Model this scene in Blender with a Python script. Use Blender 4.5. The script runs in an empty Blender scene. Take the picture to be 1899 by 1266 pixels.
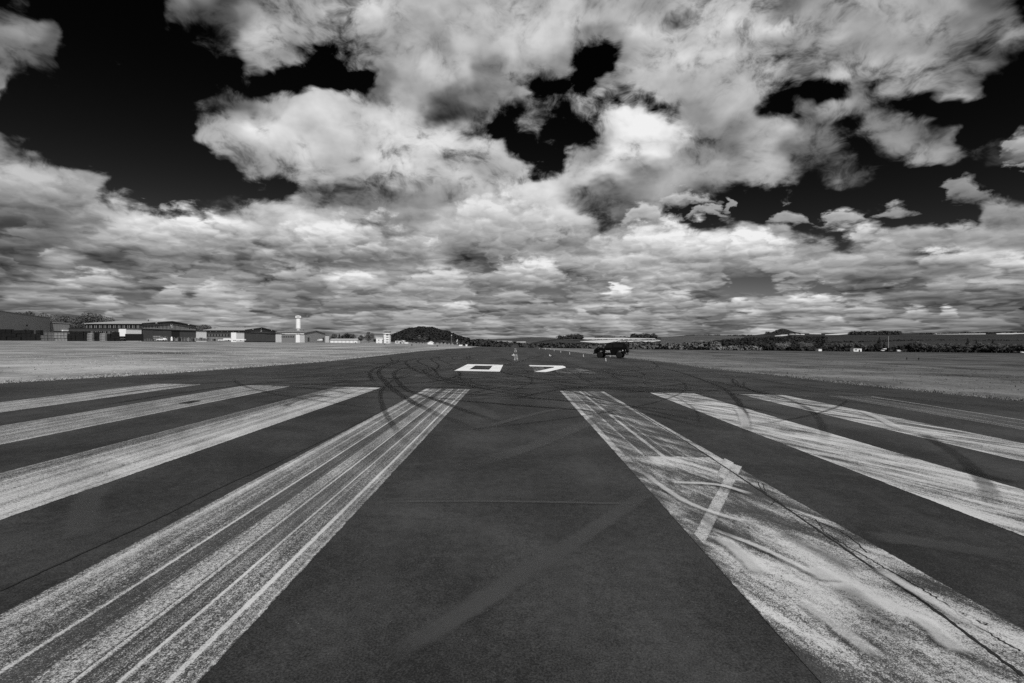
import bpy, bmesh, math, random
import numpy as np
from mathutils import Vector, Matrix

# ------------------------------------------------------------------ camera, sky, sun
scene = bpy.context.scene
COL = scene.collection
F = 949.5            # focal length in photo pixels (18 mm on 36 mm, 1899 px wide)
VX, VY = 955.0, 632.0  # vanishing point of the runway in the photo
CAMZ = 2.0

cam_d = bpy.data.cameras.new('camera')
cam_d.sensor_width = 36.0
cam_d.lens = 36.0 * F / 1899.0
cam_d.shift_x = -(VX - 949.5) / 1899.0
cam_d.shift_y = -(633.0 - VY) / 1899.0
cam_d.clip_start = 0.05
cam_d.clip_end = 30000
cam = bpy.data.objects.new('camera', cam_d)
cam.location = (0, 0, CAMZ)
cam.rotation_euler = (math.radians(90), 0, 0)
COL.objects.link(cam)
scene.camera = cam

SUN_DIR = Vector((0.33, -0.72, 0.72)).normalized()
SUN_EL = math.asin(SUN_DIR.z)
SUN_AZ = math.atan2(SUN_DIR.x, SUN_DIR.y)

scene.view_settings.view_transform = 'Standard'
scene.view_settings.look = 'None'
scene.view_settings.gamma = 1.0
scene.view_settings.use_curve_mapping = False
scene.view_settings.exposure = 0.0
scene.cycles.max_bounces = 6
scene.cycles.transparent_max_bounces = 24
scene.cycles.use_denoising = False


# ---- tiny node language
class S:
    def __init__(self, t, s): self.t, self.s = t, s
    def __add__(self, o): return self.t.m('ADD', self, o)
    __radd__ = __add__
    def __sub__(self, o): return self.t.m('SUBTRACT', self, o)
    def __rsub__(self, o): return self.t.m('SUBTRACT', o, self)
    def __mul__(self, o): return self.t.m('MULTIPLY', self, o)
    __rmul__ = __mul__
    def __truediv__(self, o): return self.t.m('DIVIDE', self, o)
    def __rtruediv__(self, o): return self.t.m('DIVIDE', o, self)


class NT:
    def __init__(self, tree):
        self.tree = tree
        tree.nodes.clear()
    def node(self, typ, **props):
        n = self.tree.nodes.new(typ)
        for k, v in props.items():
            setattr(n, k, v)
        return n
    def put(self, inp, v):
        if v is None:
            return
        if isinstance(v, S):
            self.tree.links.new(v.s, inp)
        elif hasattr(v, 'is_output'):
            self.tree.links.new(v, inp)
        else:
            inp.default_value = v
    def m(self, op, a, b=None, c=None, clamp=False):
        n = self.node('ShaderNodeMath', operation=op, use_clamp=clamp)
        self.put(n.inputs[0], a)
        self.put(n.inputs[1], b)
        self.put(n.inputs[2], c)
        return S(self, n.outputs[0])
    def vm(self, op, a, b=None, scale=None):
        n = self.node('ShaderNodeVectorMath', operation=op)
        self.put(n.inputs[0], a)
        self.put(n.inputs[1], b)
        if scale is not None:
            self.put(n.inputs['Scale'], scale)
        return n
    def xyz(self, x=0.0, y=0.0, z=0.0):
        n = self.node('ShaderNodeCombineXYZ')
        for i, v in enumerate((x, y, z)):
            self.put(n.inputs[i], v)
        return S(self, n.outputs[0])
    def sep(self, v):
        n = self.node('ShaderNodeSeparateXYZ')
        self.put(n.inputs[0], v)
        return [S(self, o) for o in n.outputs]
    def noise(self, vec, scale=1.0, detail=4.0, rough=0.55, dist=0.0, dims='3D', lac=2.0):
        n = self.node('ShaderNodeTexNoise', noise_dimensions=dims)
        self.put(n.inputs['Vector'], vec)
        self.put(n.inputs['Scale'], scale)
        self.put(n.inputs['Detail'], detail)
        self.put(n.inputs['Roughness'], rough)
        self.put(n.inputs['Lacunarity'], lac)
        self.put(n.inputs['Distortion'], dist)
        return S(self, n.outputs[0])
    def voro(self, vec, scale=1.0, feature='F1', out=0, rnd=1.0, dims='2D'):
        n = self.node('ShaderNodeTexVoronoi', feature=feature, voronoi_dimensions=dims)
        self.put(n.inputs['Vector'], vec)
        self.put(n.inputs['Scale'], scale)
        self.put(n.inputs['Randomness'], rnd)
        return S(self, n.outputs[out])
    def mr(self, v, a, b, c=0.0, d=1.0, smooth=False):
        n = self.node('ShaderNodeMapRange', clamp=True)
        n.interpolation_type = 'SMOOTHSTEP' if smooth else 'LINEAR'
        self.put(n.inputs[0], v)
        for i, q in enumerate((a, b, c, d)):
            self.put(n.inputs[i + 1], q)
        return S(self, n.outputs[0])
    def mix(self, f, a, b):
        n = self.node('ShaderNodeMix', data_type='FLOAT', clamp_factor=False)
        self.put(n.inputs[0], f)
        self.put(n.inputs[2], a)
        self.put(n.inputs[3], b)
        return S(self, n.outputs[0])
    def clamp(self, v, a=0.0, b=1.0):
        n = self.node('ShaderNodeClamp')
        self.put(n.inputs[0], v)
        n.inputs[1].default_value = a
        n.inputs[2].default_value = b
        return S(self, n.outputs[0])
    def ramp(self, v, stops, interp='LINEAR'):
        n = self.node('ShaderNodeValToRGB')
        r = n.color_ramp
        r.interpolation = interp
        stops = sorted(stops)
        r.elements[0].position = stops[0][0]
        r.elements[1].position = stops[-1][0]
        for p, _ in stops[1:-1]:
            r.elements.new(p)
        for e, (p, c) in zip(r.elements, stops):
            e.color = (c, c, c, 1)
        self.put(n.inputs[0], v)
        sp = self.node('ShaderNodeSeparateColor')
        self.put(sp.inputs[0], n.outputs[0])
        return S(self, sp.outputs[0])
    def grey(self, v):
        n = self.node('ShaderNodeCombineColor')
        for i in range(3):
            self.put(n.inputs[i], v)
        return n.outputs[0]


# ---- sky: the cloud field, one character for every 50 x 40 photo pixels.
# '.' clear, 1-2 shreds of cloud, 3-9 closed cloud from slate grey to sunlit white
CLOUDS = [
    '.2....154356678766776767677775677777642',
    '32....143566787666677777777888776676553',
    '553....13477666667677657878776666666665',
    '543.....12652667774665167777765677755 3.',
    '611.....12....466455211566666221466 63..',
    '.......1446777786341222221566146541....',
    '42......67887788886.1128995567542542..4',
    '541.....277877888882.659975565332265235',
    '56651....16777787777178756667624 31...11',
    '765621.1311244455677874456421 1......21.',
    '345778725778775567777724 41.1.1.211..156',
    '434578888877887676672477878776225665666',
    '446234555444455563256667666786676653676',
    '45667555655568766667766578 52.2253326555',
    '455566666655655667555667665666656554444',
    '555565656565565665655656565565565555544',
]
CLOUDS = [r.replace(' ', '') for r in CLOUDS]


# single heaped clouds: left, right, crest, foot (photo pixels), tone of crest and foot
CUMULUS = [
    (-90, 195, 290, 408, 7.0, 3.6), (35, 97, 388, 418, 4.6, 3.6), (165, 520, 384, 458, 9.0, 4.6), (-40, 145, 414, 458, 5.0, 3.4), (66, 128, 458, 474, 6.6, 4.8),
    (50, 295, 494, 546, 8.3, 3.3), (155, 262, 547, 571, 7.6, 4.8), (-30, 132, 543, 569, 6.2, 3.6), (262, 368, 528, 558, 7.3, 5.0), (342, 442, 523, 558, 8.0, 5.0),
    (186, 224, 572, 586, 7.0, 5.2), (425, 480, 566, 582, 7.0, 5.0), (300, 430, 575, 590, 6.4, 4.8), (450, 812, 384, 488, 8.6, 3.9), (780, 1105, 352, 456, 8.2, 5.4),
    (606, 714, 493, 531, 9.2, 5.6), (470, 622, 478, 542, 7.2, 4.2), (716, 900, 495, 552, 7.8, 4.2), (876, 1065, 472, 539, 8.2, 3.8), (818, 895, 556, 579, 8.6, 5.6),
    (842, 894, 536, 557, 8.0, 3.8), (912, 992, 535, 554, 7.6, 4.8), (586, 722, 553, 573, 5.6, 3.8), (652, 694, 571, 586, 7.4, 5.0), (470, 572, 533, 561, 6.6, 4.0),
    (515, 562, 556, 570, 6.6, 4.4), (1036, 1492, 408, 506, 8.8, 4.9), (945, 1072, 478, 534, 8.6, 4.0), (1174, 1332, 476, 539, 9.2, 3.4), (1112, 1182, 528, 563, 9.4, 4.2),
    (1196, 1312, 535, 571, 8.3, 4.2), (1346, 1394, 543, 572, 8.6, 4.6), (1286, 1372, 553, 579, 7.6, 4.8), (1318, 1444, 573, 593, 7.6, 4.8), (1146, 1222, 571, 593, 7.2, 4.8),
    (1066, 1096, 573, 587, 7.4, 5.0), (945, 1072, 553, 582, 6.2, 3.8), (1213, 1326, 350, 379, 7.2, 5.6), (1272, 1352, 378, 399, 6.2, 5.2), (1136, 1234, 376, 412, 7.2, 5.6),
    (1334, 1362, 366, 386, 5.6, 4.8), (1318, 1502, 423, 492, 9.2, 5.0), (1478, 1695, 406, 514, 7.8, 4.2), (1684, 1990, 390, 458, 7.2, 4.8), (1676, 1852, 452, 499, 8.0, 4.2),
    (1800, 1960, 470, 514, 8.6, 3.8), (1600, 2000, 512, 554, 6.8, 3.2), (1418, 1640, 531, 584, 8.8, 3.8), (1572, 1618, 560, 577, 7.8, 4.8), (1656, 1742, 565, 590, 8.0, 4.6),
    (1738, 1782, 566, 589, 8.2, 4.4), (1520, 1574, 583, 601, 8.0, 4.8), (1420, 1504, 378, 407, 6.6, 5.2), (1504, 1614, 382, 414, 7.0, 5.4), (1616, 1704, 376, 403, 5.6, 4.6),
    (1742, 1842, 328, 371, 5.4, 4.2), (1852, 1930, 298, 314, 5.4, 4.2), (1858, 1990, 234, 288, 6.6, 4.6), (1440, 1530, 585, 603, 6.8, 4.6), (960, 1060, 583, 604, 6.4, 4.6),
    (700, 830, 580, 602, 6.4, 4.6), (520, 640, 583, 605, 6.0, 4.4), (1600, 1720, 590, 606, 6.0, 4.4), (1760, 1899, 588, 607, 5.6, 4.0), (60, 190, 588, 606, 6.2, 4.4),
]


def build_world():
    w = bpy.data.worlds.new('World')
    scene.world = w
    w.use_nodes = True
    t = NT(w.node_tree)
    rows = len(CLOUDS)
    cov = np.zeros((rows, 39))
    lum = np.full((rows, 39), np.nan)
    for i, r in enumerate(CLOUDS):
        for j, c in enumerate(r):
            v = 0 if c == '.' else int(c)
            cov[i, j] = {0: 0.0, 1: 0.30, 2: 0.47, 3: 0.70, 4: 0.86}.get(v, 1.0)
            if v >= 3:
                lum[i, j] = v
    for _ in range(40):      # carry the tone of a cloud into the gaps beside it
        bad = np.isnan(lum)
        if not bad.any():
            break
        p = np.pad(lum, 1, constant_values=np.nan)
        st = np.stack([p[1 + a:1 + a + rows, 1 + b:1 + b + 39] for a in (-1, 0, 1) for b in (-1, 0, 1)])
        cnt = (~np.isnan(st)).sum(0)
        mean = np.where(cnt > 0, np.nansum(st, 0) / np.maximum(cnt, 1), np.nan)
        lum[bad] = mean[bad]
    tc = t.node('ShaderNodeTexCoord')
    d = S(t, t.vm('NORMALIZE', tc.outputs['Generated']).outputs[0])
    x, y, z = t.sep(d)
    rh = t.m('SQRT', x * x + y * y) + 1e-4
    el = t.m('MAXIMUM', z / rh, 0.002)
    inv = 1.0 / (el + 0.17)
    P = t.xyz(x / rh * inv, y / rh * inv, 0.0)
    # where that direction falls on the table
    yf = t.m('MAXIMUM', y, 0.08)
    tx = (x / yf) * F + VX
    ty = VY - (t.m('MAXIMUM', z, 0.0) / yf) * F
    w1 = t.noise(t.vm('ADD', P, (3.1, 7.7, 0.5)).outputs[0], 2.2, 4.0, 0.6, dims='2D')
    w2 = t.noise(t.vm('ADD', P, (13.1, 1.7, 4.5)).outputs[0], 2.2, 4.0, 0.6, dims='2D')
    tx0, ty0 = tx, ty
    ws = t.mr(ty, 60.0, 600.0, 150.0, 26.0)
    tx = tx + (w1 - 0.5) * ws * 1.3
    ty = ty + (w2 - 0.5) * ws
    fx = t.clamp(tx / 1900.0)
    fy = t.clamp(ty / 40.0, 0.0, rows - 1.0)
    C = L = None
    fxc = t.grey(fx)
    for i in range(rows):
        cn = t.node('ShaderNodeRGBCurve')
        cn.mapping.use_clip = False
        for k, arr in ((0, cov[i]), (1, lum[i] / 10.0)):
            cu = cn.mapping.curves[k]
            for j in range(1, 38):
                cu.points.new(j / 38.0, float(arr[j]))
            cu.points[0].location = (0.0, float(arr[0]))
            cu.points[38].location = (1.0, float(arr[38]))
            for pt in cu.points:
                pt.handle_type = 'AUTO_CLAMPED'
        cn.mapping.update()
        t.put(cn.inputs['Color'], fxc)
        sp = t.node('ShaderNodeSeparateColor')
        t.put(sp.inputs[0], cn.outputs[0])
        wgt = t.mr(t.m('ABSOLUTE', fy - float(i)), 0.0, 1.0, 1.0, 0.0, smooth=True)
        c_ = S(t, sp.outputs[0]) * wgt
        l_ = S(t, sp.outputs[1]) * wgt
        C = c_ if C is None else C + c_
        L = l_ if L is None else L + l_
    # away from the view the field goes on as broken cloud of the same kind
    away = t.mr(y, 0.30, 0.55, 1.0, 0.0, smooth=True)
    C = t.mix(away, C, t.mr(t.noise(P, 1.1, 2.0, 0.5), 0.35, 0.6))
    L = t.mix(away, L, 0.64)
    # billows: relief from the light coming from high behind the camera
    low = t.mr(ty, 330.0, 540.0, 0.0, 1.0, smooth=True)
    # the deck overhead: billows of equal size in every direction
    D3 = t.vm('MULTIPLY', d, (1.0, 1.0, 1.35)).outputs[0]
    w3 = t.node('ShaderNodeTexNoise')
    t.put(w3.inputs['Vector'], D3)
    w3.inputs['Scale'].default_value = 9.0
    w3.inputs['Detail'].default_value = 3.0
    Q3 = t.vm('ADD', D3, t.vm('SCALE', t.vm('SUBTRACT', w3.outputs['Color'], (0.5, 0.5, 0.5)).outputs[0], scale=0.10).outputs[0]).outputs[0]
    nA = t.noise(D3, 4.3, 5.0, 0.55)
    nB = t.noise(t.vm('ADD', D3, (0.012, -0.01, 0.045)).outputs[0], 4.3, 2.0, 0.5)

    def puff3(v):
        a_ = t.voro(v, 8.0, dims='3D')
        b_ = t.voro(v, 19.0, dims='3D')
        return a_ * a_ * -0.60 + b_ * b_ * -0.28
    pA, pB = puff3(Q3), puff3(t.vm('ADD', Q3, (0.004, -0.004, 0.018)).outputs[0])
    fray = t.noise(Q3, 22.0, 4.0, 0.66)
    e_hi = C * 0.94 + (nA - 0.5) * 1.15 + (pA + 0.28) * 0.45 + (fray - 0.5) * 1.15 + (t.noise(Q3, 10.0, 3.0, 0.6) - 0.5) * 0.8
    r_hi = (nA - nB) * 0.62 + t.clamp((pA - pB) * 0.34, -0.09, 0.11) + (fray - 0.5) * 0.07 + (nA - 0.5) * 0.12
    # the far rows of cumulus: flat bases, heaped tops
    th = t.m('ARCTAN2', x, y)
    R0 = t.xyz(th * 4.0, t.m('LOGARITHM', el + 0.055, 2.718) * 2.1, 0.0)
    wl = t.node('ShaderNodeTexNoise', noise_dimensions='2D')
    t.put(wl.inputs['Vector'], R0)
    wl.inputs['Scale'].default_value = 7.0
    wl.inputs['Detail'].default_value = 4.0
    wl.inputs['Roughness'].default_value = 0.55
    R = t.vm('ADD', R0, t.vm('MULTIPLY', t.vm('SUBTRACT', wl.outputs['Color'], (0.5, 0.5, 0.5)).outputs[0], (0.20, 0.13, 0.0)).outputs[0]).outputs[0]
    wsp = t.node('ShaderNodeSeparateColor')
    t.put(wsp.inputs[0], wl.outputs['Color'])
    wl_r, wl_g = wsp.outputs[0], wsp.outputs[1]
    mA = t.noise(R, 1.7, 5.0, 0.55, 0.0, '2D')

    def heap(v):
        o = None
        for sc_, k_ in ((2.6, 0.50), (6.0, 0.30), (13.0, 0.17)):
            d_ = t.voro(v, sc_)
            q_ = d_ * d_ * -k_
            o = q_ if o is None else o + q_
        return o
    qA, qB = heap(R), heap(t.vm('ADD', R, (0.02, 0.075, 0)).outputs[0])
    e_lo = C + (mA - 0.5) * 1.9 + (qA + 0.30) * 0.75 - t.mr(ty, 470.0, 540.0, 0.0, 0.20)
    # each row hides the base of the row behind it: dark foot, bright crest
    lift = t.m('LOGARITHM', el + 0.055, 2.718) * 3.4 + t.noise(R, 1.3, 1.5, 0.45, 0.0, '2D') * 2.6 + qA * 1.25 + (mA - 0.5) * 0.5
    saw = t.m('FRACT', lift)
    crest = t.m('POWER', saw, 1.25) * t.mr(saw, 0.90, 1.0, 1.0, 0.0, smooth=True)
    sel = t.mr(t.noise(R0, 2.3, 2.0, 0.5, 0.0, '2D'), 0.38, 0.60, 0.25, 1.0)
    r_lo = (crest - 0.42) * 0.20 * sel + t.clamp((qA - qB) * 0.5, -0.12, 0.16) + (mA - 0.5) * 0.34
    edge = t.mix(low, e_hi, e_lo)
    alpha = t.mr(edge, t.mix(low, 0.36, 0.42), t.mix(low, 0.86, 0.62), 0.0, 1.0, smooth=True)
    core = t.mr(edge, 0.35, 1.05, 0.0, 1.0, smooth=True)
    tone = L * t.mix(low, 1.06, 1.03) * t.mix(core, 0.76, 1.0) + t.mix(low, r_hi, r_lo)
    # single cumulus, far rows first: dome with heaped rim, flat grey foot
    lw = t.mr(ty0, 340.0, 610.0, 46.0, 13.0)
    cx_ = tx0 + (S(t, wl_r) - 0.5) * lw * 1.7
    cy_ = ty0 + (S(t, wl_g) - 0.5) * lw * 0.9 + (mA - 0.5) * lw * 0.9
    lump = (qA + 0.22) * 1.05 + (S(t, wl_r) - 0.5) * 0.5 + (fray - 0.5) * 0.85
    emb = t.clamp((qA - qB) * 1.0, -0.26, 0.30) + (mA - 0.5) * 0.8
    # three clouds at a time, one in each vector component
    cxv, cyv = t.xyz(*[cx_ + away * 1e5] * 3), t.xyz(*[cy_] * 3)
    lumpv, embv = t.xyz(*[lump + 1.0] * 3), t.xyz(*[emb * 1.15 + 0.06] * 3)

    def v3(op, a_, b_=None, c_=None):
        n = t.node('ShaderNodeVectorMath', operation=op)
        for i_, q_ in enumerate((a_, b_, c_)):
            if q_ is not None:
                t.put(n.inputs[i_], q_)
        return n.outputs[0]
    cl_ = sorted(CUMULUS, key=lambda c: -c[3])
    while len(cl_) % 3:
        cl_.append((-9000, -8990, 0, 10, 5, 5))
    amax = None
    for g_ in range(0, len(cl_), 3):
        tri = cl_[g_:g_ + 3]
        hw = [(c[1] - c[0]) / 2.0 for c in tri]
        hh = [float(c[3] - c[2]) for c in tri]
        u = v3('MULTIPLY_ADD', cxv, tuple(1.0 / h for h in hw), tuple(-(c[0] + h) / h for c, h in zip(tri, hw)))
        v = v3('MULTIPLY_ADD', cyv, tuple(-1.0 / h for h in hh), tuple(c[3] / h for c, h in zip(tri, hh)))
        q = v3('SUBTRACT', v3('SUBTRACT', lumpv, v), v3('MULTIPLY', u, u))
        top_ = v3('MULTIPLY_ADD', q, (2.7,) * 3, (0.05,) * 3)
        foot = v3('MULTIPLY_ADD', v, (3.6,) * 3, (0.42,) * 3)
        a3 = v3('MINIMUM', v3('MAXIMUM', v3('MINIMUM', top_, foot), (0, 0, 0)), (1, 1, 1))
        h3 = v3('MINIMUM', v3('MAXIMUM', v3('MULTIPLY_ADD', v, (1.15,) * 3, embv), (0, 0, 0)), (1, 1, 1))
        c3 = v3('MULTIPLY_ADD', h3, tuple((c[4] - c[5] * 0.95) / 9.2 for c in tri), tuple(c[5] * 0.95 / 9.2 for c in tri))
        amax = a3 if amax is None else v3('MAXIMUM', amax, a3)
        aa, cc = t.sep(a3), t.sep(c3)
        for i in range(3):
            tone = t.mix(aa[i], tone, cc[i])
    ax_ = t.sep(amax)
    alpha = t.m('MAXIMUM', alpha, t.m('MAXIMUM', t.m('MAXIMUM', ax_[0], ax_[1]), ax_[2]))
    tone = t.clamp(tone, 0.16, 0.94)
    cloud = t.m('POWER', tone, 2.2)
    # clear sky: the Nishita sky seen through a deep red filter (red channel, steepened)
    sky = t.node('ShaderNodeTexSky', sky_type='NISHITA')
    sky.sun_disc = False
    sky.sun_elevation = SUN_EL
    sky.sun_rotation = SUN_AZ
    sp = t.node('ShaderNodeSeparateColor')
    t.put(sp.inputs[0], sky.outputs[0])
    red = S(t, sp.outputs[0]) * 0.1
    clear = t.m('POWER', red * SKY_GAIN, SKY_POW)
    clear = t.clamp(clear, 0.0, 0.16)
    tot = t.mix(alpha, clear, cloud)
    bg = t.node('ShaderNodeBackground')
    t.put(bg.inputs['Color'], t.grey(tot * 10.0))
    bg.inputs['Strength'].default_value = 0.1
    o = t.node('ShaderNodeOutputWorld')
    t.put(o.inputs['Surface'], bg.outputs[0])


SKY_GAIN, SKY_POW = 1.405, 3.9
build_world()

sun_d = bpy.data.lights.new('sun', 'SUN')
sun_d.energy = 3.7
sun_d.angle = math.radians(0.53)
sun_d.color = (1.0, 0.995, 0.985)
sun = bpy.data.objects.new('sun', sun_d)
sun.rotation_euler = (-SUN_DIR).to_track_quat('-Z', 'Y').to_euler()
sun.location = (20, -40, 60)
COL.objects.link(sun)
scene.cycles.diffuse_bounces = 1
scene.cycles.glossy_bounces = 2
scene.world.cycles.sampling_method = 'MANUAL'
scene.world.cycles.sample_map_resolution = 256

rng = np.random.default_rng(7)
random.seed(7)


# ------------------------------------------------------------------ the lie of the land
def softplus(v, k):
    return k * math.log1p(math.exp(min(v / k, 40.0)))


def G(x, y):
    """Ground height: the airfield falls to the right and, past a crest, away from the camera."""
    if x < -30:
        lat = 0.54 + 0.0105 * (min(-x, 700) - 30)
    elif x < 60:
        lat = -0.018 * x
    else:
        lat = -1.08 - 0.010 * (min(x, 700) - 60)
    s = min(max((-x - 10) / 110.0, 0.0), 1.0)
    s = s * s * (3 - 2 * s)
    fall = 0.0135 + (0.006 - 0.0135) * s
    return lat - fall * softplus(min(y, 1000) - 165, 14)


def X_at(px, Y): return (px - VX) / F * Y
def Z_at(py, Y): return CAMZ + (VY - py) / F * Y


def ground_pt(px, py):
    """Where the line of sight through a photo pixel meets the ground."""
    ux, uz = (px - VX) / F, (VY - py) / F
    a, step = 1.5, 0.5
    while a < 2500:
        b = a + step
        if CAMZ + uz * b < G(ux * b, b):
            for _ in range(30):
                m = 0.5 * (a + b)
                if CAMZ + uz * m < G(ux * m, m):
                    b = m
                else:
                    a = m
            return Vector((ux * a, a, G(ux * a, a)))
        a, step = b, step * 1.02
    return Vector((ux * a, a, G(ux * a, a)))


# ------------------------------------------------------------------ object helpers
def link(o, parent=None):
    COL.objects.link(o)
    if parent is not None:
        o.parent = parent
    return o


def tag(o, label=None, cat=None, group=None, kind=None):
    if label: o['label'] = label
    if cat: o['category'] = cat
    if group: o['group'] = group
    if kind: o['kind'] = kind
    return o


def empty(name, loc=(0, 0, 0), rz=0.0):
    o = bpy.data.objects.new(name, None)
    o.empty_display_size = 0.3
    o.location = loc
    o.rotation_euler = (0, 0, rz)
    COL.objects.link(o)
    return o


def mesh_np(name, verts, faces, mat=None, smooth=False, uvs=None):
    me = bpy.data.meshes.new(name)
    verts = np.asarray(verts, dtype=np.float32)
    faces = np.asarray(faces, dtype=np.int32)
    k = faces.shape[1]
    me.vertices.add(len(verts))
    me.vertices.foreach_set('co', verts.ravel())
    me.loops.add(faces.size)
    me.loops.foreach_set('vertex_index', faces.ravel())
    me.polygons.add(len(faces))
    me.polygons.foreach_set('loop_start', np.arange(0, faces.size, k, dtype=np.int32))
    me.polygons.foreach_set('loop_total', np.full(len(faces), k, dtype=np.int32))
    if smooth:
        me.polygons.foreach_set('use_smooth', np.ones(len(faces), dtype=bool))
    if uvs is not None:
        l = me.uv_layers.new(name='UVMap')
        l.data.foreach_set('uv', np.asarray(uvs, dtype=np.float32)[faces.ravel()].ravel())
    me.update()
    me.validate()
    if mat is not None:
        me.materials.append(mat)
    return me


class MB:
    """Collects boxes, prisms, tubes ... and links them as one mesh object."""
    def __init__(self):
        self.v, self.f = [], []
    def poly(self, pts, flip=False):
        n = len(self.v)
        self.v += [tuple(p) for p in pts]
        idx = list(range(n, n + len(pts)))
        self.f.append(idx[::-1] if flip else idx)
        return self
    def box(self, x0, x1, y0, y1, z0, z1):
        n = len(self.v)
        self.v += [(x, y, z) for z in (z0, z1) for x, y in ((x0, y0), (x1, y0), (x1, y1), (x0, y1))]
        for q in ((0, 3, 2, 1), (4, 5, 6, 7), (0, 1, 5, 4), (1, 2, 6, 5), (2, 3, 7, 6), (3, 0, 4, 7)):
            self.f.append([n + i for i in q])
        return self
    def prism(self, pts, axis, a, b):
        """pts: closed outline in the two other axes (counter-clockwise), swept along axis from a to b."""
        n, k = len(self.v), len(pts)
        for w in (a, b):
            for p, q in pts:
                self.v.append({'x': (w, p, q), 'y': (p, w, q), 'z': (p, q, w)}[axis])
        self.f.append([n + i for i in range(k)])
        self.f.append([n + k + i for i in range(k)][::-1])
        for i in range(k):
            j = (i + 1) % k
            self.f.append([n + j, n + i, n + k + i, n + k + j])
        return self
    def tube(self, p, q, r0, r1=None, k=8, caps=True):
        r1 = r0 if r1 is None else r1
        p, q = Vector(p), Vector(q)
        d = (q - p).normalized()
        a = d.orthogonal().normalized()
        b = d.cross(a)
        n = len(self.v)
        for c, r in ((p, r0), (q, r1)):
            for i in range(k):
                w = 2 * math.pi * i / k
                self.v.append(tuple(c + a * (math.cos(w) * r) + b * (math.sin(w) * r)))
        for i in range(k):
            j = (i + 1) % k
            self.f.append([n + i, n + j, n + k + j, n + k + i])
        if caps:
            self.f.append([n + i for i in range(k)][::-1])
            self.f.append([n + k + i for i in range(k)])
        return self
    def lathe(self, prof, k=12, axis='z', c=(0, 0, 0)):
        n = len(self.v)
        for r, h in prof:
            for i in range(k):
                w = 2 * math.pi * i / k
                u, v = math.cos(w) * r, math.sin(w) * r
                p = {'z': (u, v, h), 'y': (u, h, v), 'x': (h, u, v)}[axis]
                self.v.append((p[0] + c[0], p[1] + c[1], p[2] + c[2]))
        for s in range(len(prof) - 1):
            for i in range(k):
                j = (i + 1) % k
                self.f.append([n + s * k + i, n + s * k + j, n + (s + 1) * k + j, n + (s + 1) * k + i])
        self.f.append([n + i for i in range(k)][::-1])
        self.f.append([n + (len(prof) - 1) * k + i for i in range(k)])
        return self
    def mesh(self, name, mat, bevel=0.0, smooth=False):
        me = bpy.data.meshes.new(name)
        me.from_pydata(self.v, [], self.f)
        bm = bmesh.new()
        bm.from_mesh(me)
        bmesh.ops.recalc_face_normals(bm, faces=bm.faces)
        if bevel:
            bmesh.ops.bevel(bm, geom=[e for e in bm.edges if len(e.link_faces) == 2 and e.calc_face_angle(0) > 0.5],
                            offset=bevel, segments=2, affect='EDGES', clamp_overlap=True)
        for f in bm.faces:
            f.smooth = smooth
        bm.to_mesh(me)
        bm.free()
        me.materials.append(mat)
        return me
    def build(self, name, mat, parent=None, bevel=0.0, smooth=False):
        return link(bpy.data.objects.new(name, self.mesh(name, mat, bevel, smooth)), parent)


# ------------------------------------------------------------------ materials
MATS = {}


def mat_new(name):
    m = bpy.data.materials.new(name)
    m.use_nodes = True
    t = NT(m.node_tree)
    o = t.node('ShaderNodeOutputMaterial')
    b = t.node('ShaderNodeBsdfPrincipled')
    t.put(o.inputs['Surface'], b.outputs[0])
    return m, t, b, o


def bump(t, b, h, strength, dist=0.01):
    n = t.node('ShaderNodeBump')
    n.inputs['Strength'].default_value = strength
    n.inputs['Distance'].default_value = dist
    t.put(n.inputs['Height'], h)
    t.put(b.inputs['Normal'], n.outputs[0])


def plain(name, v, rough=0.7, var=0.12, scale=0.6, metal=0.0, streak=False, spec=0.5):
    """A grey surface with blotches of wear and, on walls, rain streaks."""
    if name in MATS:
        return MATS[name]
    m, t, b, o = mat_new(name)
    tc = t.node('ShaderNodeTexCoord')
    co = tc.outputs['Object']
    if streak:
        mp = t.node('ShaderNodeMapping')
        mp.inputs['Scale'].default_value = (1.6, 1.6, 0.12)
        t.put(mp.inputs[0], co)
        n = t.noise(mp.outputs[0], scale, 5.0, 0.6) * 0.6 + t.noise(co, scale * 0.4, 4.0, 0.6) * 0.4
    else:
        n = t.noise(co, scale, 5.0, 0.6)
    f = t.mr(n, 0.3, 0.7, 1.0 - var, 1.0 + var)
    t.put(b.inputs['Base Color'], t.grey(f * v))
    b.inputs['Roughness'].default_value = rough
    b.inputs['Metallic'].default_value = metal
    b.inputs['Specular IOR Level'].default_value = spec
    MATS[name] = m
    return m


def clad(name, v, pitch, axis='x', var=0.08):
    """Ribbed sheet cladding: fine relief only."""
    m, t, b, o = mat_new(name)
    tc = t.node('ShaderNodeTexCoord')
    x, y, z = t.sep(tc.outputs['Object'])
    u = {'x': x, 'y': y, 'xy': x + y}[axis]
    w = t.m('PINGPONG', u, pitch / 2.0) / (pitch / 2.0)
    n = t.noise(tc.outputs['Object'], 0.25, 4.0, 0.6)
    t.put(b.inputs['Base Color'], t.grey(t.mr(n, 0.3, 0.7, v * (1 - var), v * (1 + var))))
    b.inputs['Roughness'].default_value = 0.6
    bump(t, b, t.mr(w, 0.35, 0.65), 0.6, 0.06)
    return m


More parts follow.
